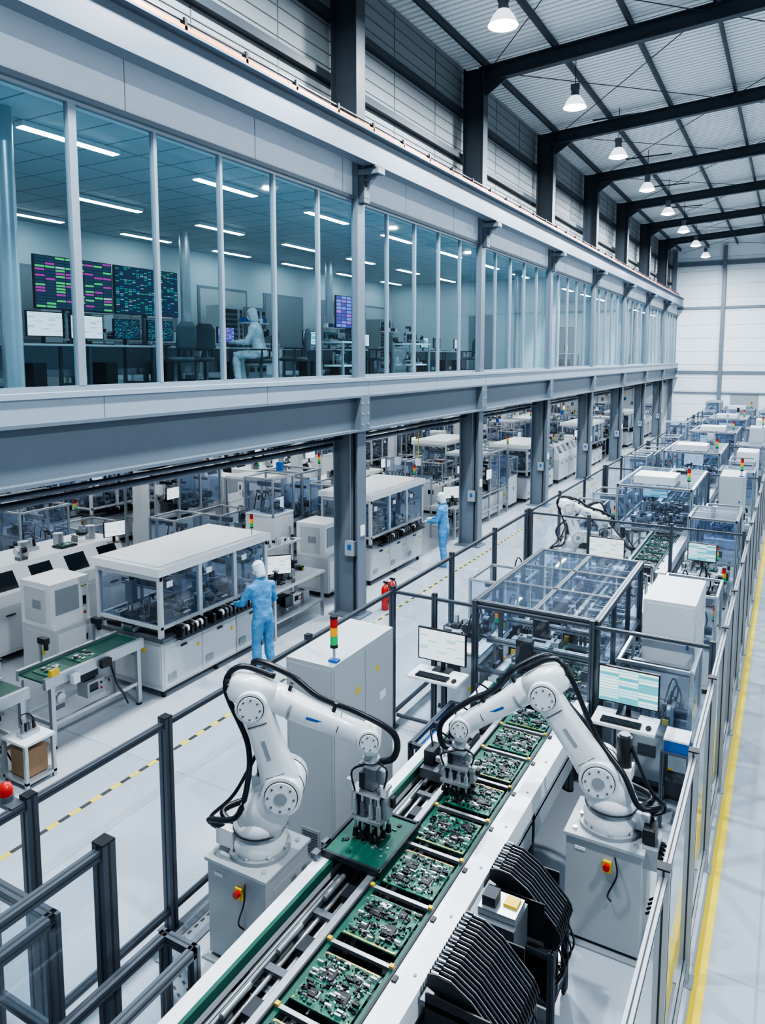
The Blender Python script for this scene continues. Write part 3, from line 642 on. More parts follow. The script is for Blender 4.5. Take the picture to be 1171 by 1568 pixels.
# ---------------------------------------------------------------- electrical cabinet + tower
def tower(b,x,y,z,s=1.,red=RED):
    b.cyl((x,y,z),(x,y,z+.14*s),.014*s,ALU,n=8); b.cyl((x,y,z+.14*s),(x,y,z+.17*s),.038*s,BLACK,n=12)
    for i,m in enumerate((GRN,AMB,red)): b.cyl((x,y,z+(.17+.085*i)*s),(x,y,z+(.25+.085*i)*s),.036*s,m,n=14)
    b.cyl((x,y,z+.425*s),(x,y,z+.445*s),.038*s,BLACK,n=12)
def cabinet(w,d,h,m=PEDE,tw=True):
    b=MB(); b.box(-w/2,w/2,-d/2,d/2,.08,h,m); b.box(-w/2+.03,w/2-.03,-d/2+.03,d/2-.03,0,.08,DARK)
    b.box(-w/2+.02,w/2-.02,-d/2-.004,-d/2,.12,h-.04,m); 
    b.box(w/2,w/2+.006,-d/2+.02,0-.004,.12,h-.04,m); b.box(w/2,w/2+.006,.004,d/2-.02,.12,h-.04,m)
    b.bx((w/2+.015,.06,h*.5),(.03,.025,.16),BLACK); b.prism([(-.2,h*.8),(-.1,h*.8),(-.15,h*.8+.09)],'x',w/2+.006,w/2+.01,YPL); b.prism([(.2,h*.84),(.28,h*.84),(.24,h*.84+.07)],'x',w/2+.006,w/2+.01,YPL)
    b.box(-w/2+.16,w/2-.16,-d/2-.012,-d/2-.003,.22,.48,GREYP)
    for i in range(8): b.box(-w/2+.18,w/2-.18,-d/2-.016,-d/2-.011,.24+i*.028,.25+i*.028,DARK)
    b.bx((w/2+.008,d*.3,h*.7),(.006,.12,.08),WHITE); b.bx((w/2-.08,-d/2-.008,h*.72),(.03,.01,.06),BLUEP)
    if tw: tower(b,w/2-.06,-d/2+.12,h); b.bx((w/2-.06,-d/2+.12,h+.012),(.09,.07,.024),BLUEP)
    return b
cabo=cabinet(.53,1.17,2.15).build('electrical_cabinet',bevel=.006,loc=(-3.835,6.02,0))
# feeders
def feeder(n,name,loc):
    b=MB(); P_=.036
    pr=[(0,.02),(0,.10),(.08,.12),(.16,.115),(.30,.04),(.52,-.17),(.56,-.26),(.52,-.36),(.44,-.36),(.40,-.26),(.2,-.06)]
    for i in range(n):
        y=i*P_; b.prism(pr,'y',y,y+.02,DARK if i%4 else BLACK)
        b.prism([(.0,.10),(.0,.106),(.08,.126),(.16,.121),(.30,.046),(.52,-.163),(.52,-.172),(.30,.038),(.16,.113),(.08,.118)],'y',y+.007,y+.0115,MID if i%2 else SILV)
        b.bx((.05,y+.01,.128),(.05,.012,.012),WHITE if i%3==0 else MID)
        b.cyl((.47,y+.002,-.25),(.47,y+.018,-.25),.085,BLACK,n=18)
    W=n*P_
    b.box(-.05,.3,-.03,W+.01,-.1,-.06,MID); b.box(.0,.44,-.03,-.018,-.3,.0,BLACK); b.box(.0,.44,W,W+.012,-.3,.0,BLACK)
    for x in (.0,.5):
        for y in (-.02,W): b.slot((x,y,-loc[2]+.04),(x,y,-.36),.05,ALUD); b.cyl((x-.012,y,-loc[2]+.03),(x+.012,y,-loc[2]+.03),.03,BLACK,n=12)
    for z in (-.4,-.78):
        for y in (-.02,W): b.slot((0,y,z),(.5,y,z),.045,ALUD)
        for x in (0,.5): b.slot((x,-.02,z),(x,W,z),.045,ALUD)
    b.box(.0,.5,0,W,-.80,-.78,DARK); b.box(.05,.46,.04,W-.04,-.77,-.45,BLACK)
    for i in range(4): b.tube([(.5,W*(i+.5)/4,-.3),(.58,W*(i+.5)/4,-.5),(.5,W*(i+.5)/4,-.7)],.008,HOSE,n=6)
    return b.build(name,loc=loc)
feeder(17,'component_feeder_bank',(-1.83,3.85,1.0)); feeder(10,'component_feeder_bank',(-1.83,4.95,1.0))
b=MB(); b.box(-1.85,-1.5,4.56,4.87,.7,1.0,MID); b.bx((-1.65,4.72,1.03),(.28,.22,.05),ALU); b.bx((-1.72,4.7,1.09),(.1,.12,.08),DARK); b.bx((-1.58,4.75,1.06),(.1,.1,.03),YPL); b.box(-1.83,-1.52,4.58,4.85,0,.7,BLACK); b.build('feeder_drive_unit')
# ---------------------------------------------------------------- monitors / stations
def monitor(b,M,w,h,scr,stand=True):
    old=b.M; b.M=old@M
    b.bx((0,0,0),(w,.035,h),BLACK); b.bx((0,.025,0),(w*.6,.04,h*.6),BLACK)
    e=.014; b.quad((-w/2+e,-.019,-h/2+e),(w/2-e,-.019,-h/2+e),(w/2-e,-.019,h/2-e),(-w/2+e,-.019,h/2-e),scr,True)
    if stand: b.bx((0,.04,-h/2-.04),(.05,.03,.16),BLACK); b.bx((0,.03,-h/2-.115),(.24,.16,.012),BLACK)
    b.M=old
def station(name,x,y,zt,scr,pole=True):
    b=MB(); b.box(-.34,.34,-.42,-.02,zt,zt+.03,WHITE); monitor(b,T(0,-.1,zt+.36),.66,.42,scr)
    b.bx((-.03,-.32,zt+.04),(.42,.13,.02),BLACK)
    for i in range(4): b.bx((-.03,-.365+i*.03,zt+.052),(.39,.02,.006),DARK)
    b.ell((.26,-.32,zt+.045),(.03,.05,.018),BLACK)
    if pole: b.slot((0,-.03,0.02),(0,-.03,zt),.06,ALUD); b.box(-.25,.25,-.3,.0,0,.02,ALUD); b.obox((0,-.03,zt-.2),(0,-.34,zt-.01),.03,.03,ALU)
    return b.build(name,loc=(x,y,0))
station('operator_terminal',-3.70,8.26,1.0,S_DOC); station('operator_terminal',-1.42,8.26,.98,S_TEAL)
b=MB(); 
for x in (-1.0,-.74):
    for y in (7.85,8.15): b.slot((x,y,0),(x,y,.84),.04,ALUD)
for z in (.3,.84): b.box(-1.02,-.72,7.83,8.17,z,z+.02,ALUD)
b.bx((-.87,8.0,.92),(.24,.28,.12),BLUEP); b.bx((-.87,8.0,.99),(.25,.29,.02),WHITE); b.bx((-.87,8.0,.42),(.2,.22,.2),DARK); b.build('tool_bin_stand')
b=MB(); b.box(-3.3,-3.22,7.0,7.5,.02,.06,MID); encl(b,-3.45,-3.24,6.8,7.9,.8,ALUD,CLEAR,1,2,.05,top=False); b.box(-3.42,-3.27,6.85,7.85,.2,.7,BLUEP); b.build('pneumatic_control_rack')
b=MB(); encl(b,-3.36,-1.84,8.42,11.25,1.95,ALUD,CLEARB,2,3,.07,midz=1.05,sides='lrb')
for y in (8.7,9.5,10.4):
    b.slot((-3.3,y,1.35),(-1.9,y,1.35),.07,ALU); b.bx((R(-2.9,-2.2),y-.04,1.25),(.2,.12,.4),DARK); gadget(b,-3.2,y,1.05,.26,RG); gadget(b,-1.98,y,1.05,.26,RG)
clutter(b,-3.1,-2.75,8.6,11.1,.98,26,.12,.45); clutter(b,-2.6,-2.1,9.2,11.1,1.1,14,.1,.4)
b.build('process_enclosure')
b=MB(); b.box(-1.78,-1.65,8.6,11,.1,.9,PEDE); clutter(b,-1.74,-1.7,8.7,10.9,.9,10,.1,.2); b.build('machine_side_module')
cab2=cabinet(.62,1.2,1.95,WHITE2,False).build('electrical_cabinet',bevel=.006,loc=(-1.2,10.1,0))
# ---------------------------------------------------------------- SMT machines
def pnp(L_=2.5,D=1.35,H=2.0,seed=0,bay=3):
    rr=random.Random(seed); b=MB(); x0,x1=-D/2,D/2; y0,y1=-L_/2,L_/2
    b.box(x0+.03,x1-.02,y0+.03,y1-.03,.12,.86,WHITE2)
    for x in (x0+.1,x1-.1):
        for y in (y0+.12,0,y1-.12): b.cyl((x,y,0),(x,y,.12),.035,BLACK,n=10)
    nb=bay
    for i in range(nb):
        a=y0+.06+(L_-.12)*i/nb; c=y0+.06+(L_-.12)*(i+1)/nb
        b.box(x1-.02,x1-.008,a+.012,c-.012,.16,.8,WHITE2); b.bx((x1,(a+c)/2,.7),(.02,.12,.025),DARK)
        b.bx((x1,c-.1,.6),(.012,.05,.05),YPL); b.bx((x1,a+.15,.3),(.012,.16,.1),GREYP)
    b.box(x0+.05,x1-.05,y0+.02,y0+.03,.2,.8,WHITE2); b.bx((0,y0+.015,.62),(.22,.012,.1),GREYP); b.bx((.3,y0+.015,.7),(.06,.012,.06),YPL)
    b.box(x0,x1+.04,y0,y1,.86,.93,MID); b.box(x1-.02,x1+.16,y0+.25,y1-.25,.86,.9,DARK)
    y=y0+.3
    while y<y1-.35:
        if rr.random()<.85:
            b.bx((x1+.08,y,.96),(.17,.06,.12),BLACK); b.bx((x1+.03,y,1.03),(.1,.03,.05),rr.choice([DARK,ALU,MID])); b.cyl((x1+.12,y-.02,1.0),(x1+.12,y+.02,1.0),.055,rr.choice([BLACK,MID,BLACK,WHITE2]),n=14)
        y+=.095
    b.box(x0+.1,x1-.1,y0+.1,y1-.1,.93,.97,DARK)
    b.box(-.12,-.09,y0-.02,y1+.02,.95,1.0,ALU); b.box(.12,.15,y0-.02,y1+.02,.95,1.0,ALU); b.box(-.09,.12,y0-.02,y1+.02,.95,.965,GREENB)
    for i in range(bay):
        y=y0+L_*(i+.5)/bay+rr.uniform(-.2,.2); b.box(x0+.12,x1-.12,y-.06,y+.06,1.48,1.58,MID); b.box(x0+.12,x1-.12,y-.075,y-.065,1.5,1.52,SILV); xx=rr.uniform(-.3,.3); b.bx((xx,y-.12,1.42),(.16,.1,.34),ALU); b.cyl((xx-.04,y-.15,1.25),(xx-.04,y-.15,1.1),.012,SILV,n=6); b.cyl((xx+.04,y-.15,1.25),(xx+.04,y-.15,1.08),.012,SILV,n=6); b.cyl((xx,y-.1,1.59),(xx,y-.1,1.74),.04,BLACK,n=10)
        b.tube([(xx,y,1.58),(xx+.1,y+.02,1.78),(xx+.35,y+.02,1.7),(x1-.2,y+.02,1.58)],.018,HOSE,n=6,sub=4)
        for j in range(9): gadget(b,rr.uniform(x0+.2,x1-.2),y+rr.uniform(-.35,.35),.97,rr.uniform(.16,.32),rr)
    for x in (x0+.03,x1-.03):
        for i in range(nb+1):
            y=y0+.04+(L_-.08)*i/nb; b.box(x-.03,x+.03,y-.035,y+.035,.93,H-.14,WHITE2)
        b.box(x-.028,x+.028,y0+.04,y1-.04,1.05,1.1,WHITE2)
    for y in (y0+.04,y1-.04): b.box(x0,x1,y-.03,y+.03,H-.22,H-.14,WHITE2); b.box(x0,x1,y-.028,y+.028,1.05,1.1,WHITE2)
    b.quad((x1-.02,y0+.05,1.1),(x1-.02,y1-.05,1.1),(x1-.02,y1-.05,H-.14),(x1-.02,y0+.05,H-.14),CLEARB)
    b.quad((x0+.03,y0+.03,1.1),(x1-.03,y0+.03,1.1),(x1-.03,y0+.03,H-.14),(x0+.03,y0+.03,H-.14),CLEARB)
    b.quad((x1-.03,y1-.03,1.1),(x0+.03,y1-.03,1.1),(x0+.03,y1-.03,H-.14),(x1-.03,y1-.03,H-.14),CLEARB)
    for i in range(nb): y=y0+L_*(i+.5)/nb; b.bx((x1+.01,y+.1,1.2),(.03,.14,.025),ALU); b.bx((x1-.012,y-.2,1.7),(.01,.12,.09),WHITE)
    b.box(x0-.04,x1+.04,y0-.04,y1+.04,H-.14,H-.02,WHITE); b.box(x0+.05,x1-.05,y0+.05,y1-.05,H-.02,H,WHITE)
    tower(b,x1-.1,y1-.3,H,.8)
    return b
M1=pnp(2.5,1.35,2.0,1).build('pick_and_place_machine',bevel=.012,loc=(-8.47,8.6,0))
M2=pnp(2.6,1.3,2.05,2).build('pick_and_place_machine',bevel=.012,loc=(-8.47,14.75,0))
def line_conv(L_,seed=0):
    rr=random.Random(seed); b=MB(); y0,y1=-L_/2,L_/2
    b.box(-.3,-.24,y0,y1,.82,.96,ALU); b.box(.24,.3,y0,y1,.82,.96,ALU); b.box(-.24,.24,y0,y1,.9,.92,GREENB)
    for y in (y0+.1,y1-.1):
        for x in (-.27,.27): b.box(x-.03,x+.03,y-.03,y+.03,.03,.82,ALU); b.cyl((x,y,0),(x,y,.03),.04,BLACK,n=8)
        b.box(-.24,.24,y-.02,y+.02,.3,.35,ALU)
    b.box(-.29,-.25,y0+.1,y1-.1,.3,.35,ALU); b.box(.25,.29,y0+.1,y1-.1,.3,.35,ALU)
    b.bx((0,0,.7),(.2,.3,.16),DARK); b.bx((.33,.1,.86),(.06,.16,.1),BLACK)
    b.bx((.34,-.4,.84),(.08,.1,.12),WHITE); b.tube([(.3,.2,.8),(.36,.25,.5),(.3,.4,.3),(.27,.5,.1)],.012,HOSE,n=6)
    gadget(b,.0,.1,.35,.3,rr); gadget(b,.0,-.4,.35,.26,rr)
    for yy in (y0+.35,y1-.4): b.bx((-.27,yy,1.12),(.03,.03,.32),ALU); b.bx((-.2,yy,1.26),(.16,.07,.08),DARK); b.cyl((-.15,yy,1.22),(-.15,yy,1.14),.03,BLACK,n=8)
    b.bx((.27,y0+.15,1.0),(.06,.12,.08),YPL)
    for i in range(max(1,int(L_/.55))):
        y=y0+.3+i*.5
        if y<y1-.2: b.bx((rr.uniform(-.03,.03),y,.926),(.34,.34,.012),PCB); [b.bx((rr.uniform(-.13,.13),y+rr.uniform(-.13,.13),.938),(rr.uniform(.02,.06),rr.uniform(.02,.06),.014),rr.choice([CHIP,SILV])) for _ in range(14)]
    return b
lc=line_conv(1.6,1).build('line_conveyor',loc=(-8.3,6.42,0)); lc2=line_conv(1.5,2).build('line_conveyor',loc=(-8.3,4.65,0)); inst(lc,'line_conveyor',(-8.3,2.9,0))
b=MB(); b.box(-.14,.14,-.14,.14,.1,.42,CARD); b.box(-.22,.22,-.2,.2,.06,.09,ALU); b.box(-.22,.22,-.2,.2,.52,.55,WHITE2); [b.box(x-.02,x+.02,y-.02,y+.02,0,.52,ALU) for x in (-.2,.2) for y in (-.18,.18)]; gadget(b,0,0,.55,.25,random.Random(3))
b.build('small_parts_stand',loc=(-7.7,5.15,0))
def ctrl(seed=0,w=.7,d=.8,h=1.75):
    rr=random.Random(seed); b=MB(); b.box(-d/2,d/2,-w/2,w/2,.1,h*.55,WHITE2); b.box(-d/2,d/2-.08,-w/2,w/2,h*.55,h,WHITE)
    b.box(-d/2+.04,d/2-.04,-w/2+.04,w/2-.04,0,.1,DARK)
    b.box(d/2,d/2+.008,-w/2+.04,w/2-.04,.16,h*.5,WHITE); b.bx((d/2+.012,w*.3,h*.38),(.02,.02,.1),BLACK)
    b.box(-d/2+.1,d/2-.15,-w/2-.008,-w/2,.16,h*.5,WHITE2); b.box(-d/2+.1,d/2-.2,-w/2-.01,-w/2,h*.6,h-.08,WHITE2); b.bx((0,-w/2-.012,h*.78),(.2,.01,.14),GREYP)
    b.box(d/2-.08,d/2-.07,-w/2+.08,w/2-.2,h*.68,h-.1,GREYP); b.bx((d/2-.07,w/2-.1,h*.75),(.02,.05,.14),DARK)
    b.bx((d/2-.07,w/2-.1,h*.62),(.03,.03,.03),RED); b.bx((.1,-w/2-.01,h*.3),(.08,.01,.08),YPL)
    for i in range(4): b.bx((d/2-.07,w/2-.16+.03*i,h*.9),(.02,.015,.015),[GRN,RED,YPL,BLACK][i])
    return b
ct=ctrl(0,.7,.8,1.55).build('control_cabinet',bevel=.008,loc=(-10.0,7.3,0))
def oven(L_=2.8,D=1.2,H=1.55,seed=0):
    rr=random.Random(seed); b=MB(); x0,x1,y0,y1=-D/2,D/2,-L_/2,L_/2
    b.box(x0,x1,y0,y1,.15,.95,WHITE2); b.prism([(x0,.95),(x1,.95),(x1,1.15),(x1-.25,H),(x0,H)],'y',y0,y1,WHITE)
    for i in range(4):
        a=y0+L_*i/4+.04;c=y0+L_*(i+1)/4-.04
        b.box(x1,x1+.008,a,c,.2,.9,WHITE2); b.bx((x1+.02,(a+c)/2,.8),(.03,.16,.02),DARK)
        b.add([(x1-.03,a+.1,1.2),(x1-.03,c-.1,1.2),(x1-.2,c-.1,1.47),(x1-.2,a+.1,1.47)],[(0,1,2,3)],WINDK)
        b.cyl((0,(a+c)/2,H),(0,(a+c)/2,H+.25),.09,ALU,n=12)
    for x in (x0+.1,x1-.1):
        for y in (y0+.1,0,y1-.1): b.cyl((x,y,0),(x,y,.15),.04,BLACK,n=8)
    for i in range(5): gadget(b,rr.uniform(x0+.15,x1-.35),y0+.3+i*.5,H,rr.uniform(.2,.34),rr)
    monitor(b,T(x1+.02,y1-.3,H+.25,math.pi/2-.3),.42,.3,S_DOC); tower(b,x1-.3,y0+.2,H,.9)
    b.box(-.2,.2,y0-.25,y1+.25,.9,.94,ALU)
    return b
def openframe(L_=2.4,D=1.1,H=2.1,seed=0):
    rr=random.Random(seed+50); b=MB(); x0,x1,y0,y1=-D/2,D/2,-L_/2,L_/2
    for x in (x0,x1):
        for i in range(4): y=y0+L_*i/3; b.box(x-.03,x+.03,y-.03,y+.03,0,H,ALU)
        for z in (.4,.9,H): b.box(x-.025,x+.025,y0,y1,z-.05,z,ALU)
    for i in range(4):
        y=y0+L_*i/3
        for z in (.9,H): b.box(x0,x1,y-.025,y+.025,z-.05,z,ALU)
    b.box(x0,x1,y0,y1,.86,.9,WHITE2); b.box(x0+.1,x1-.1,y0+.1,y1-.1,.1,.7,rr.choice([WHITE2,DARK,WHITE2]))
    for i in range(34): gadget(b,rr.uniform(x0+.2,x1-.2),rr.uniform(y0+.2,y1-.2),.9,rr.uniform(.2,.5),rr)
    for i in range(5): b.bx((rr.uniform(x0+.3,x1-.3),rr.uniform(y0+.1,y1-.1),rr.uniform(1.5,1.9)),(.5,.05,.07),rr.choice([ALU,DARK]))
    b.box(x0,x1,y0,y0+.8,H,H+.05,WHITE2)
    monitor(b,T(x1+.08,y0+.5,1.5,math.pi/2),.45,.32,rr.choice([S_DOC,S_TEAL,S_DASH])); tower(b,x1,y1,H,.9)
    b.box(x1,x1+.02,y0+.8,y1,1.0,1.9,CLEARB)
    return b
def bench(seed=0):
    rr=random.Random(seed+9); b=MB()
    b.box(-.4,.4,-.8,.8,.86,.9,WHITE2)
    for x in (-.36,.36):
        for y in (-.75,.75): b.box(x-.025,x+.025,y-.025,y+.025,0,.86,ALU)
    b.box(-.38,.38,-.75,.75,.3,.33,ALU); b.box(-.38,-.34,-.75,-.7,.9,1.7,ALU); b.box(-.38,-.34,.7,.75,.9,1.7,ALU); b.box(-.38,-.1,-.75,.75,1.45,1.48,WHITE2)
    for i in range(18): gadget(b,rr.uniform(-.28,.28),rr.uniform(-.7,.7),.9,rr.uniform(.12,.28),rr)
    for i in range(6): gadget(b,-.24,-.62+i*.24,1.48,rr.uniform(.12,.2),rr)
    for i in range(5): gadget(b,0,-.55+i*.28,.33,rr.uniform(.25,.38),rr)
    monitor(b,T(.1,-.35,1.25,math.pi/4),.56,.36,S_DOC)
    return b
def module(seed,w=.7,d=.8,h=1.0):
    rr=random.Random(seed+200); b=MB(); m=rr.choice([WHITE2,PEDE,WHITE2,WHITE])
    b.box(-w/2,w/2,-d/2,d/2,.08,h,m); b.box(-w/2+.03,w/2-.03,-d/2+.03,d/2-.03,0,.08,BLACK)
    b.box(w/2,w/2+.006,-d/2+.03,-.01,.14,h-.06,m); b.box(w/2,w/2+.006,.01,d/2-.03,.14,h-.06,m); b.box(-w/2+.04,w/2-.04,-d/2-.006,-d/2,.14,h-.06,m)
    b.bx((w/2+.012,.04,h*.6),(.02,.02,.12),BLACK); b.bx((-.05,-d/2-.01,h*.7),(.2,.01,.14),rr.choice([WINDK,GREYP,DARK])); b.bx((.2,-d/2-.01,h*.45),(.06,.01,.06),YPL)
    b.box(-w/2-.02,w/2+.02,-d/2-.02,d/2+.02,h,h+.03,rr.choice([ALU,DARK,WHITE]))
    if rr.random()<.6:
        H=h+rr.uniform(.5,.9)
        for x in (-w/2,w/2):
            for y in (-d/2,d/2): b.box(x-.02,x+.02,y-.02,y+.02,h,H,ALU)
            b.box(x-.018,x+.018,-d/2,d/2,H-.04,H,ALU)
        for y in (-d/2,d/2): b.box(-w/2,w/2,y-.018,y+.018,H-.04,H,ALU)
        b.quad((w/2,-d/2,h+.05),(w/2,d/2,h+.05),(w/2,d/2,H),(w/2,-d/2,H),CLEARB); b.quad((-w/2,-d/2,h+.05),(w/2,-d/2,h+.05),(w/2,-d/2,H),(-w/2,-d/2,H),CLEARB)
        b.bx((0,0,H-.2),(w*.8,.08,.1),MID)
    for i in range(11): gadget(b,rr.uniform(-w/2+.12,w/2-.12),rr.uniform(-d/2+.12,d/2-.12),h+.03,rr.uniform(.14,.34),rr)
    for i in range(3):
        x,y=rr.uniform(-w/2+.1,w/2-.2),rr.uniform(-d/2+.1,d/2-.25); b.tube([(x,y,h+.1),(x+.1,y,h+.5),(x+.15,y+.15,h+.3),(x+.1,y+.2,h+.05)],.012,HOSE,n=5,sub=4)
    if rr.random()<.4: tower(b,w/2-.08,d/2-.08,h+.03,.9)
    if rr.random()<.3: monitor(b,T(0,-d/2-.02,h+.3,rr.choice([0,math.pi/2])),.42,.28,rr.choice([S_DOC,S_TEAL]))
    return b
pool=[(M1,'pick_and_place_machine',2.7),(M2,'pick_and_place_machine',2.8)]
o=oven().build('reflow_oven',bevel=.01,loc=(-11.6,8.2,0)); pool.append((o,'reflow_oven',3.3))
of1=openframe(seed=1).build('test_station',loc=(-11.3,14.6,0)); pool.append((of1,'test_station',2.7))
of2=openframe(2.2,1.0,1.9,seed=2).build('test_station',loc=(-11.3,4.6,0)); pool.append((of2,'test_station',2.5))
be=bench().build('workbench',loc=(-8.12,10.72,0)); pool.append((be,'workbench',1.8))
ctp=(ct,'control_cabinet',1.1); pool.append(ctp)
mods=[]
for i in range(9):
    hh=[.9,1.1,1.4,.85,1.0,1.6,.95,1.2,.7][i]; o=module(i,R(.6,.85),R(.7,1.1),hh).build('machinery_module',bevel=.005,loc=(-12.9+i*.0,.6+i*1.2,0)); mods.append(o)
low=[mods[i] for i in (0,3,8,6,4)]
def mod(x,y,rz=0,L=mods): inst(random.choice(L),'machinery_module',(x,y,0),rz)
def row(x,y,yend,order,jx=.1):
    i=0
    while y<yend:
        o,nm,l=pool[order[i%len(order)]]
        if y+l>yend: break
        inst(o,nm,(x+R(-jx,jx),y+l/2,0)); y+=l+R(.1,.3); i+=1
        if random.random()<.5: mod(x+.1,y+.55); y+=1.2
inst(be,'workbench',(-8.25,18.9,0)); inst(ct,'control_cabinet',(-8.6,12.7,0))
row(-8.5,19.9,53.5,[3,0,2,6,1,5,4,0,6,2,3],.05)
row(-11.3,-2,2.8,[5,4]); row(-11.3,16.6,53,[2,6,0,5,3,1,4,6])
row(-14.4,-1,11,[4,6,1,5,6,3,0],.02); row(-14.5,13,53,[3,6,2,5,0,4,6,1],.05)
row(-16.3,-1,53,[0,6,3,4,6,1,2,5],.03); row(-19.2,-1,53,[2,3,6,0,4,5])
mod(-9.9,11.3); mod(-9.9,12.6); mod(-9.95,9.6); mod(-9.6,5.4); mod(-9.6,4.2); mod(-11.3,11.2); mod(-11.3,12.6); mod(-9.95,15.2); mod(-9.95,16.6)
y=19
while y<52: mod(-9.9,y); y+=R(1.4,2.4)
for x,y in ((-6.85,12.35),(-6.85,12.62)):
    b=MB(); b.lathe([(.0,0),(.07,.0),(.075,.02),(.075,.42),(.05,.48),(.02,.5),(.02,.54),(0,.54)],(0,0,0),RED); b.bx((.02,0,.56),(.12,.03,.03),BLACK); b.tube([(0,0,.53),(.09,0,.5),(.1,0,.3),(.085,0,.15)],.012,HOSE,n=6)
    b.build('fire_extinguisher',loc=(x,y,0))
# ---------------------------------------------------------------- area between enclosure and cell 0
mod(-3.9,9.6,0,low); mod(-3.9,11.0,0,low); mod(-3.9,12.6,0,low); mod(-1.2,8.95,0,low); mod(-1.2,11.9,0,low); mod(-1.2,13.2,0,low)
b=MB()
for y in (11.8,12.6,13.2):
    b.bx((-2.88,y,1.03),(.3,.3,.12),MID); gadget(b,-2.9,y,1.09,.3,RG); b.slot((-3.1,y+.2,1.3),(-2.0,y+.2,1.3),.05,ALU)
    for x in (-3.1,-2.0): b.slot((x,y+.2,.97),(x,y+.2,1.3),.05,ALU)
b.build('transfer_mechanism')
def cell(y0,y1,k):
    fx(y0,[-4.45,-3.3,-1.8,-.6],m=ALUD,w=.06)
    fy(-4.52,[y0+.05,(y0*2+y1)/3,(y0+y1*2)/3,y1-.1],m=ALUD,w=.06)
    main_conv(y0+.1,y1-.6,left=(k>0))
    y=y0+.6
    while y<y1-.9: inst(po[int(y*7)%3],'circuit_board',(-2.36,y,ZP)); y+=.62
    L_=y1-y0
    b=MB(); a=y0+L_*.45; encl(b,-3.4,-1.8,a,y1-.7,2.1,ALU,CLEARB,2,3,.06,midz=1.1); clutter(b,-3.2,-2.7,a+.2,y1-.9,.98,34,.15,.6); clutter(b,-2.6,-2.0,a+.2,y1-.9,1.1,30,.15,.5)
    b.box(-3.1,-2.2,a+.3,a+1.2,2.1,2.28,WHITE2); tower(b,-1.9,a+.2,2.1,1.); gadget(b,-2.3,y1-1.2,2.1,.4,RG); b.build('process_enclosure')
    inst(cab2 if k%2 else cabo,'electrical_cabinet',(-1.15,y0+L_*.83,0))
    station('operator_terminal',-3.1 if k%2 else -2.9,y0-.15,1.05,S_DOC if k%2==0 else S_TEAL)
    b=MB(); b.box(-1.72,-1.0,y0+.4,y0+1.2,.1,.95,WHITE2); b.box(-1.68,-1.05,y0+.45,y0+1.15,0,.1,DARK); clutter(b,-1.6,-1.1,y0+.5,y0+1.1,.95,12,.15,.35); tower(b,-1.1,y0+1.1,.95,1); monitor(b,T(-1.3,y0+.38,1.4),.5,.34,S_TEAL); b.build('board_loader')
    b=MB(); ya=y0+.9; encl(b,-1.68,-.8,ya+.7,ya+2.,1.8,ALU,CLEARB,1,2,.05,midz=.9); clutter(b,-1.5,-.95,ya+.9,ya+1.8,.3,20,.3,1.0); b.box(-1.66,-.82,ya+.72,ya+1.98,.02,.3,WHITE2); b.build('machine_guard_enclosure')
    y=y0+3.6
    while y<y0+L_*.66: mod(-1.2,y); y+=1.2
    y=y0+(2.9 if k==0 else .9)
    while y<y1-.9: mod(-3.97,y); y+=R(1.2,1.35)
ce=[14.1,21.0,28.0,35.0,42.0,49.0]
for k in range(len(ce)-1): cell(ce[k],ce[k+1],k)
pedestal('robot_pedestal',-4.25,-3.75,14.9,15.4,.75); inst(rob1,'industrial_robot_arm',(-4.0,15.15,.75),0.0,.85)
pedestal('robot_pedestal',-3.38,-2.85,15.7,16.2,.7); inst(rob2,'industrial_robot_arm',(-3.1,15.95,.7),0.0,.85)
# ---------------------------------------------------------------- control room furniture
def desk(name,y0,y1,x0=-10.15,x1=-9.35,scr=()):
    b=MB(); b.box(x0,x1,y0,y1,5.17,5.2,WHITE2)
    y=y0+.05
    while y<y1: [b.box(x-.025,x+.025,y-.025,y+.025,4.47,5.17,ALUD) for x in (x0+.06,x1-.06)]; b.box(x0+.06,x1-.06,y-.02,y+.02,4.55,4.6,ALUD); y+=1.28
    b.box(x0+.04,x0+.06,y0,y1,4.7,5.17,GREYP)
    y=y0+.5
    while y<y1-.2: b.box(x0+.15,x1-.25,y,y+.22,4.47,4.92,BLACK); y+=1.3
    for (y,z,w,h,s) in scr:
        monitor(b,T(x0+.3,y,z,math.pi/2),w,h,s); b.bx((x1-.17,y,5.21),(.13,.4,.018),BLACK)
    return b.build(name)
desk('control_desk',6.3,10.75,scr=[(7.2,5.5,.62,.38,S_DOC),(7.95,5.48,.62,.38,S_DOC),(8.75,5.47,.55,.34,S_DASH2),(9.5,5.47,.6,.36,S_DASH2),(10.3,5.45,.45,.28,S_TEAL)])
desk('control_desk',11.0,12.3,-10.3,-9.5,scr=[(11.4,5.45,.5,.32,S_PURP)])
def vwall(name,y0,n,s,x=-10.35):
    b=MB()
    for i in range(n):
        y=y0+.75+i*1.55; monitor(b,T(x,y,6.18,math.pi/2),1.5,.84,s[i%len(s)],False); b.box(x-.12,x-.06,y-.04,y+.04,4.47,6.3,ALUD); b.box(x-.35,x+.1,y-.3,y+.3,4.47,4.5,ALUD)
    return b.build(name)
vwall('display_wall',7.4,2,[S_DASH,S_DASH2])
desk('control_desk',1.0,5.2,scr=[(1.6,5.45,.5,.32,S_DOC),(2.6,5.45,.5,.32,S_TEAL),(4,5.45,.5,.32,S_DOC)])
for i,y in enumerate((13.4,19.5,27.2,33,40,46)):
    desk('control_desk',y,y+4.4,scr=[(y+.7,5.45,.5,.32,S_TEAL),(y+1.6,5.45,.5,.32,S_DASH2),(y+3.2,5.45,.5,.32,S_DOC)])
    if i%2==0: vwall('display_wall',y+2.6,1,[S_PURP])
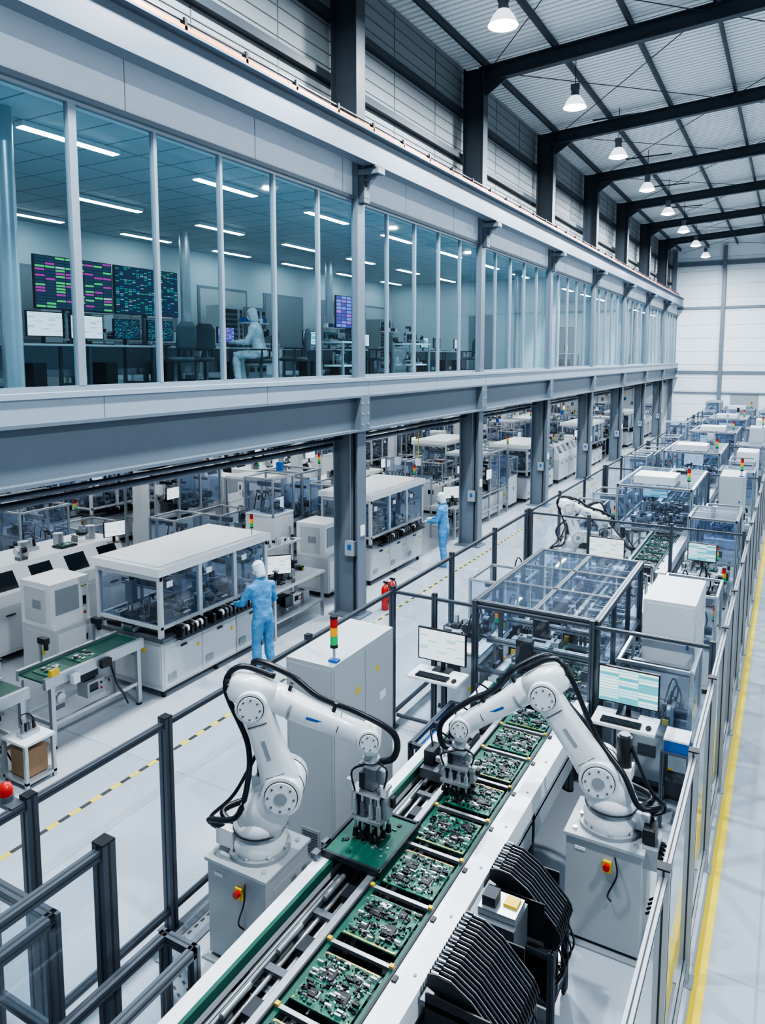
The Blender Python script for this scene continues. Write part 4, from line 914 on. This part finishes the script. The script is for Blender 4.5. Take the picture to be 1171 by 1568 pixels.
def bigrack(name,x,y):
    rr=random.Random(y); b=MB(); b.box(-.3,.3,-.4,.4,4.47,6.4,rr.choice([WHITE2,GREYP])); b.box(.3,.31,-.36,.36,4.6,6.3,DARK)
    for i in range(12): b.box(.31,.315,-.33,.33,4.7+i*.13,4.76+i*.13,MID)
    return b.build(name,loc=(x,y,0))
for y in (6,7.2,10.5,15.5,16.5,21.2,24,29,31,34): bigrack('server_rack',-13.6,y)
for x,y in ((-11.9,9.8),(-11.9,14.8),(-11.9,18.5),(-12.0,11.5),(-12,7),(-11.9,22),(-8.85,14.0),(-8.6,16.9)): 
    rr=random.Random(y); b=MB(); b.box(-.3,.3,-.5,.5,5.32,5.36,WHITE2); [b.box(x_-.02,x_+.02,yy-.02,yy+.02,4.47,5.32,ALU) for x_ in (-.28,.28) for yy in (-.46,.46)]
    b.box(-.25,.25,-.4,.4,4.8,4.84,WHITE2)
    for i in range(5): gadget(b,rr.uniform(-.15,.15),-.36+i*.18,5.36,rr.uniform(.2,.4),rr); gadget(b,rr.uniform(-.1,.1),-.3+i*.15,4.84,rr.uniform(.18,.3),rr)
    if x<-10:
        b.box(-.28,-.24,-.46,-.42,5.36,6.2,ALU); b.box(-.28,-.24,.42,.46,5.36,6.2,ALU); b.box(-.28,0,-.46,.46,5.85,5.88,WHITE2)
        for i in range(6): b.bx((-.14,-.4+i*.16,5.94),(.12,.1,.12),rr.choice([WHITE,DARK,BLUEP,BLACK]))
    b.build('lab_instrument_bench',loc=(x,y,0))
def chair(name,x,y,rz,zs=.5):
    b=MB(); 
    for i in range(5): a=i*2*math.pi/5; b.obox((0,0,.08),(.28*math.cos(a),.28*math.sin(a),.06),.04,.03,BLACK); b.cyl((.28*math.cos(a)-.01,.28*math.sin(a),.03),(.28*math.cos(a)+.012,.28*math.sin(a),.03),.03,BLACK,n=8)
    b.cyl((0,0,.08),(0,0,zs-.05),.03,ALUD,n=10)
    b.loft([(0,-.24,zs),(0,-.2,zs),(0,.2,zs),(0,.25,zs-.01)],[(.18,.03),(.24,.045),(.24,.045),(.2,.03)],CHAIR,(1,0,0),16,3)
    b.obox((0,-.2,zs),(0,-.28,zs+.2),.06,.02,BLACK)
    b.loft([(0,-.27,zs+.14),(0,-.27,zs+.2),(0,-.29,zs+.5),(0,-.30,zs+.6)],[(.14,.02),(.21,.035),(.2,.035),(.12,.02)],CHAIR,(1,0,0),16,3)
    for x_ in (-.26,.26): b.obox((x_,-.1,zs),(x_,-.1,zs+.2),.03,.03,BLACK); b.obox((x_,-.18,zs+.21),(x_,.12,zs+.21),.06,.03,BLACK)
    return b.build(name,loc=(x,y,4.47),rz=rz)
chair('office_chair',-8.75,8.75,1.5); chair('office_chair',-9.0,9.5,1.3); chair('office_chair',-8.75,12.0,1.9); chair('office_chair',-8.8,15.5,1.6); chair('office_chair',-8.8,21,1.6)
# ---------------------------------------------------------------- people
tex=bpy.data.textures.new('cloth_folds','CLOUDS'); tex.noise_scale=.11; tex.noise_depth=2
def person(name,loc,rz,J,cov,hood,headlook=(0,1,-.2)):
    e=bpy.data.objects.new(name,None); sc.collection.objects.link(e); e.location=loc; e.rotation_euler[2]=rz
    b=MB(); sp=J['spine']
    rad=[(.155,.125),(.172,.13),(.158,.118),(.175,.12),(.205,.125),(.172,.105),(.08,.08),(.06,.065)]
    b.loft(sp,rad,cov,(1,0,0),20,2.3)
    for s_,sg in (('r',1),('l',-1)):
        h,k,a=[V(p) for p in J['leg_'+s_]]
        b.loft([h+(h-k).normalized()*.04,h.lerp(k,.1),h.lerp(k,.5),k,k.lerp(a,.35),k.lerp(a,.8),a,a+(a-k).normalized()*.03],[.085,.106,.092,.075,.08,.07,.075,.05],cov,(1,0,0),14)
        ft=V(J.get('foot',(0,1,0))); b.loft([a-ft*.08+V((0,0,-.04)),a-ft*.06+V((0,0,-.045)),a+ft*.03+V((0,0,-.04)),a+ft*.13+V((0,0,-.055)),a+ft*.18+V((0,0,-.065))],[(.03,.03),(.045,.045),(.05,.05),(.048,.035),(.03,.022)],cov,(1,0,0),12)
        s0,el,w=[V(p) for p in J['arm_'+s_]]
        b.loft([s0+V((-sg*.05,0,.0)),s0,s0.lerp(el,.3),s0.lerp(el,.75),el,el.lerp(w,.3),el.lerp(w,.85),w],[.06,.072,.068,.058,.057,.055,.044,.038],cov,(0.1,.9,.3),14)
    o=b.build('body',e); r=o.modifiers.new('r','REMESH'); r.mode='VOXEL'; r.voxel_size=.014; r.use_smooth_shade=True
    s=o.modifiers.new('s','SMOOTH'); s.factor=.6; s.iterations=5
    dm=o.modifiers.new('d','DISPLACE'); dm.texture=tex; dm.strength=.032; dm.mid_level=.5
    hc=V(sp[-1])+V((0,.02,.12)); f=V(headlook).normalized(); 
    b=MB(); rt=f.cross(V((0,0,1))).normalized(); up=rt.cross(f)
    M=Matrix(((rt.x,f.x,up.x,hc.x),(rt.y,f.y,up.y,hc.y),(rt.z,f.z,up.z,hc.z),(0,0,0,1))); b.M=M
    b.ell((0,.012,-.01),(.072,.088,.108),SKIN,18,12)
    b.loft([(0,-.015,-.15),(0,-.015,-.11),(0,-.012,-.06),(0,-.012,.0),(0,-.012,.06),(0,-.012,.10),(0,-.01,.125)],[(.082,.08),(.074,.08),(.08,.088),(.088,.098),(.088,.098),(.065,.075),(.02,.025)],hood,(1,0,0),20)
    b.loft([(0,-.012,.045),(0,-.012,.055),(0,-.012,.065)],[(.088,.098),(.094,.104),(.088,.098)],hood,(1,0,0),20)
    b.loft([(0,.062,-.085),(0,.082,-.06),(0,.088,-.03),(0,.078,-.012)],[(.03,.02),(.055,.025),(.06,.025),(.05,.02)],WHITE,(1,0,0),14)
    b.loft([(0,.088,-.02),(0,.098,.0),(0,.088,.03)],[(.014,.014),(.012,.012),(.008,.008)],SKIN,(1,0,0),8)
    for sx in (-1,1): b.ell((sx*.03,.088,.022),(.014,.01,.009),WHITE,8,6); b.ell((sx*.03,.096,.022),(.006,.004,.006),BLACK,8,6); b.ell((sx*.078,.0,-.005),(.012,.022,.03),hood,8,6)
    b.M=Matrix.Identity(4); b.build('head',e)
    for s_,sg in (('r',1),('l',-1)):
        s0,el,w=[V(p) for p in J['arm_'+s_]]; d=(w-el).normalized(); sd=V((1,0,0)); sd=(sd-d*sd.dot(d)).normalized(); dn=d.cross(sd)
        if dn.z>0: dn=-dn
        b=MB(); p=w+d*.085
        b.loft([w-d*.02,w+d*.02,w+d*.06,p,p+d*.01],[(.03,.024),(.034,.02),(.043,.018),(.042,.015),(.035,.01)],GLOVE,sd,12)
        for i,(o_,l) in enumerate(((-.031,.075),(-.011,.085),(.011,.08),(.031,.062))):
            q=w+d*.075+sd*o_; k1=q+d*l*.5+dn*.006; k2=k1+d*l*.25+dn*l*.22; k3=k2+d*l*.05+dn*l*.28
            b.loft([q,k1,k2,k3],[.0095,.0095,.0085,.006],GLOVE,sd,8)
        th=-sg; q=w+d*.02+sd*th*.025; b.loft([q,q+d*.03+sd*th*.025+dn*.01,q+d*.06+sd*th*.03+dn*.025,q+d*.08+sd*th*.022+dn*.035],[.013,.012,.010,.007],GLOVE,dn,8)
        b.build('hand_'+s_,e)
    return e
def sp(l=0.,z=0.):
    return [(0,0,.86+z),(0,.0,.94+z),(0,.01+l*.2,1.08+z),(0,.02+l*.5,1.24+z),(0,.02+l*.8,1.37+z),(0,.01+l,1.45+z),(0,.01+l*1.1,1.51+z),(0,.02+l*1.2,1.56+z)]
J1={'spine':sp(.06),'leg_r':[(.09,0,.88),(.12,.03,.49),(.13,-.01,.095)],'leg_l':[(-.09,0,.88),(-.11,.03,.49),(-.12,.0,.095)],
    'arm_r':[(.19,.05,1.41),(.27,.08,1.14),(.16,.30,1.06)],'arm_l':[(-.19,.05,1.41),(-.28,.16,1.15),(-.25,.42,1.08)]}
person('factory_worker',(-7.12,8.85,0),math.radians(72),J1,COVB,HAIRN,(-.25,1,-.45))
J2={'spine':sp(.03),'leg_r':[(.09,0,.88),(.1,.04,.49),(.1,.02,.095)],'leg_l':[(-.09,0,.88),(-.1,.0,.49),(-.1,-.05,.095)],
    'arm_r':[(.19,.03,1.41),(.24,.1,1.13),(.14,.36,1.12)],'arm_l':[(-.19,.03,1.41),(-.23,.1,1.13),(-.14,.36,1.1)]}
person('factory_worker',(-7.1,15.7,0),math.radians(95),J2,COVB,HAIRN,(0,1,-.25))
z=-.35
J3={'spine':sp(.10,z),'leg_r':[(.09,.03,.56),(.13,.46,.56),(.13,.42,.11)],'leg_l':[(-.09,.03,.56),(-.13,.46,.56),(-.13,.42,.11)],
    'arm_r':[(.19,.08,1.41+z),(.23,.2,1.15+z),(.12,.46,1.16+z)],'arm_l':[(-.19,.08,1.41+z),(-.23,.2,1.15+z),(-.12,.46,1.16+z)]}
ch=chair('office_chair',-8.95,11.2,math.radians(112),.47)
person('seated_operator',(-8.95,11.2,4.49),math.radians(112),J3,COVW,COVW,(0,1,-.3))
# ---------------------------------------------------------------- world, camera
w=bpy.data.worlds.new('World'); sc.world=w; w.use_nodes=True
w.node_tree.nodes['Background'].inputs[0].default_value=(.60,.76,.93,1); w.node_tree.nodes['Background'].inputs[1].default_value=.5
cam=bpy.data.cameras.new('camera'); co=bpy.data.objects.new('camera',cam); sc.collection.objects.link(co); sc.camera=co
co.location=(0,0,5); co.rotation_euler=(math.radians(84),0,math.radians(29.23))
cam.sensor_fit='VERTICAL'; cam.sensor_height=36; cam.lens=25.67; cam.shift_y=-.0759; cam.clip_end=200
sc.view_settings.view_transform='AgX'; sc.view_settings.look='AgX - High Contrast'; sc.view_settings.exposure=0.25
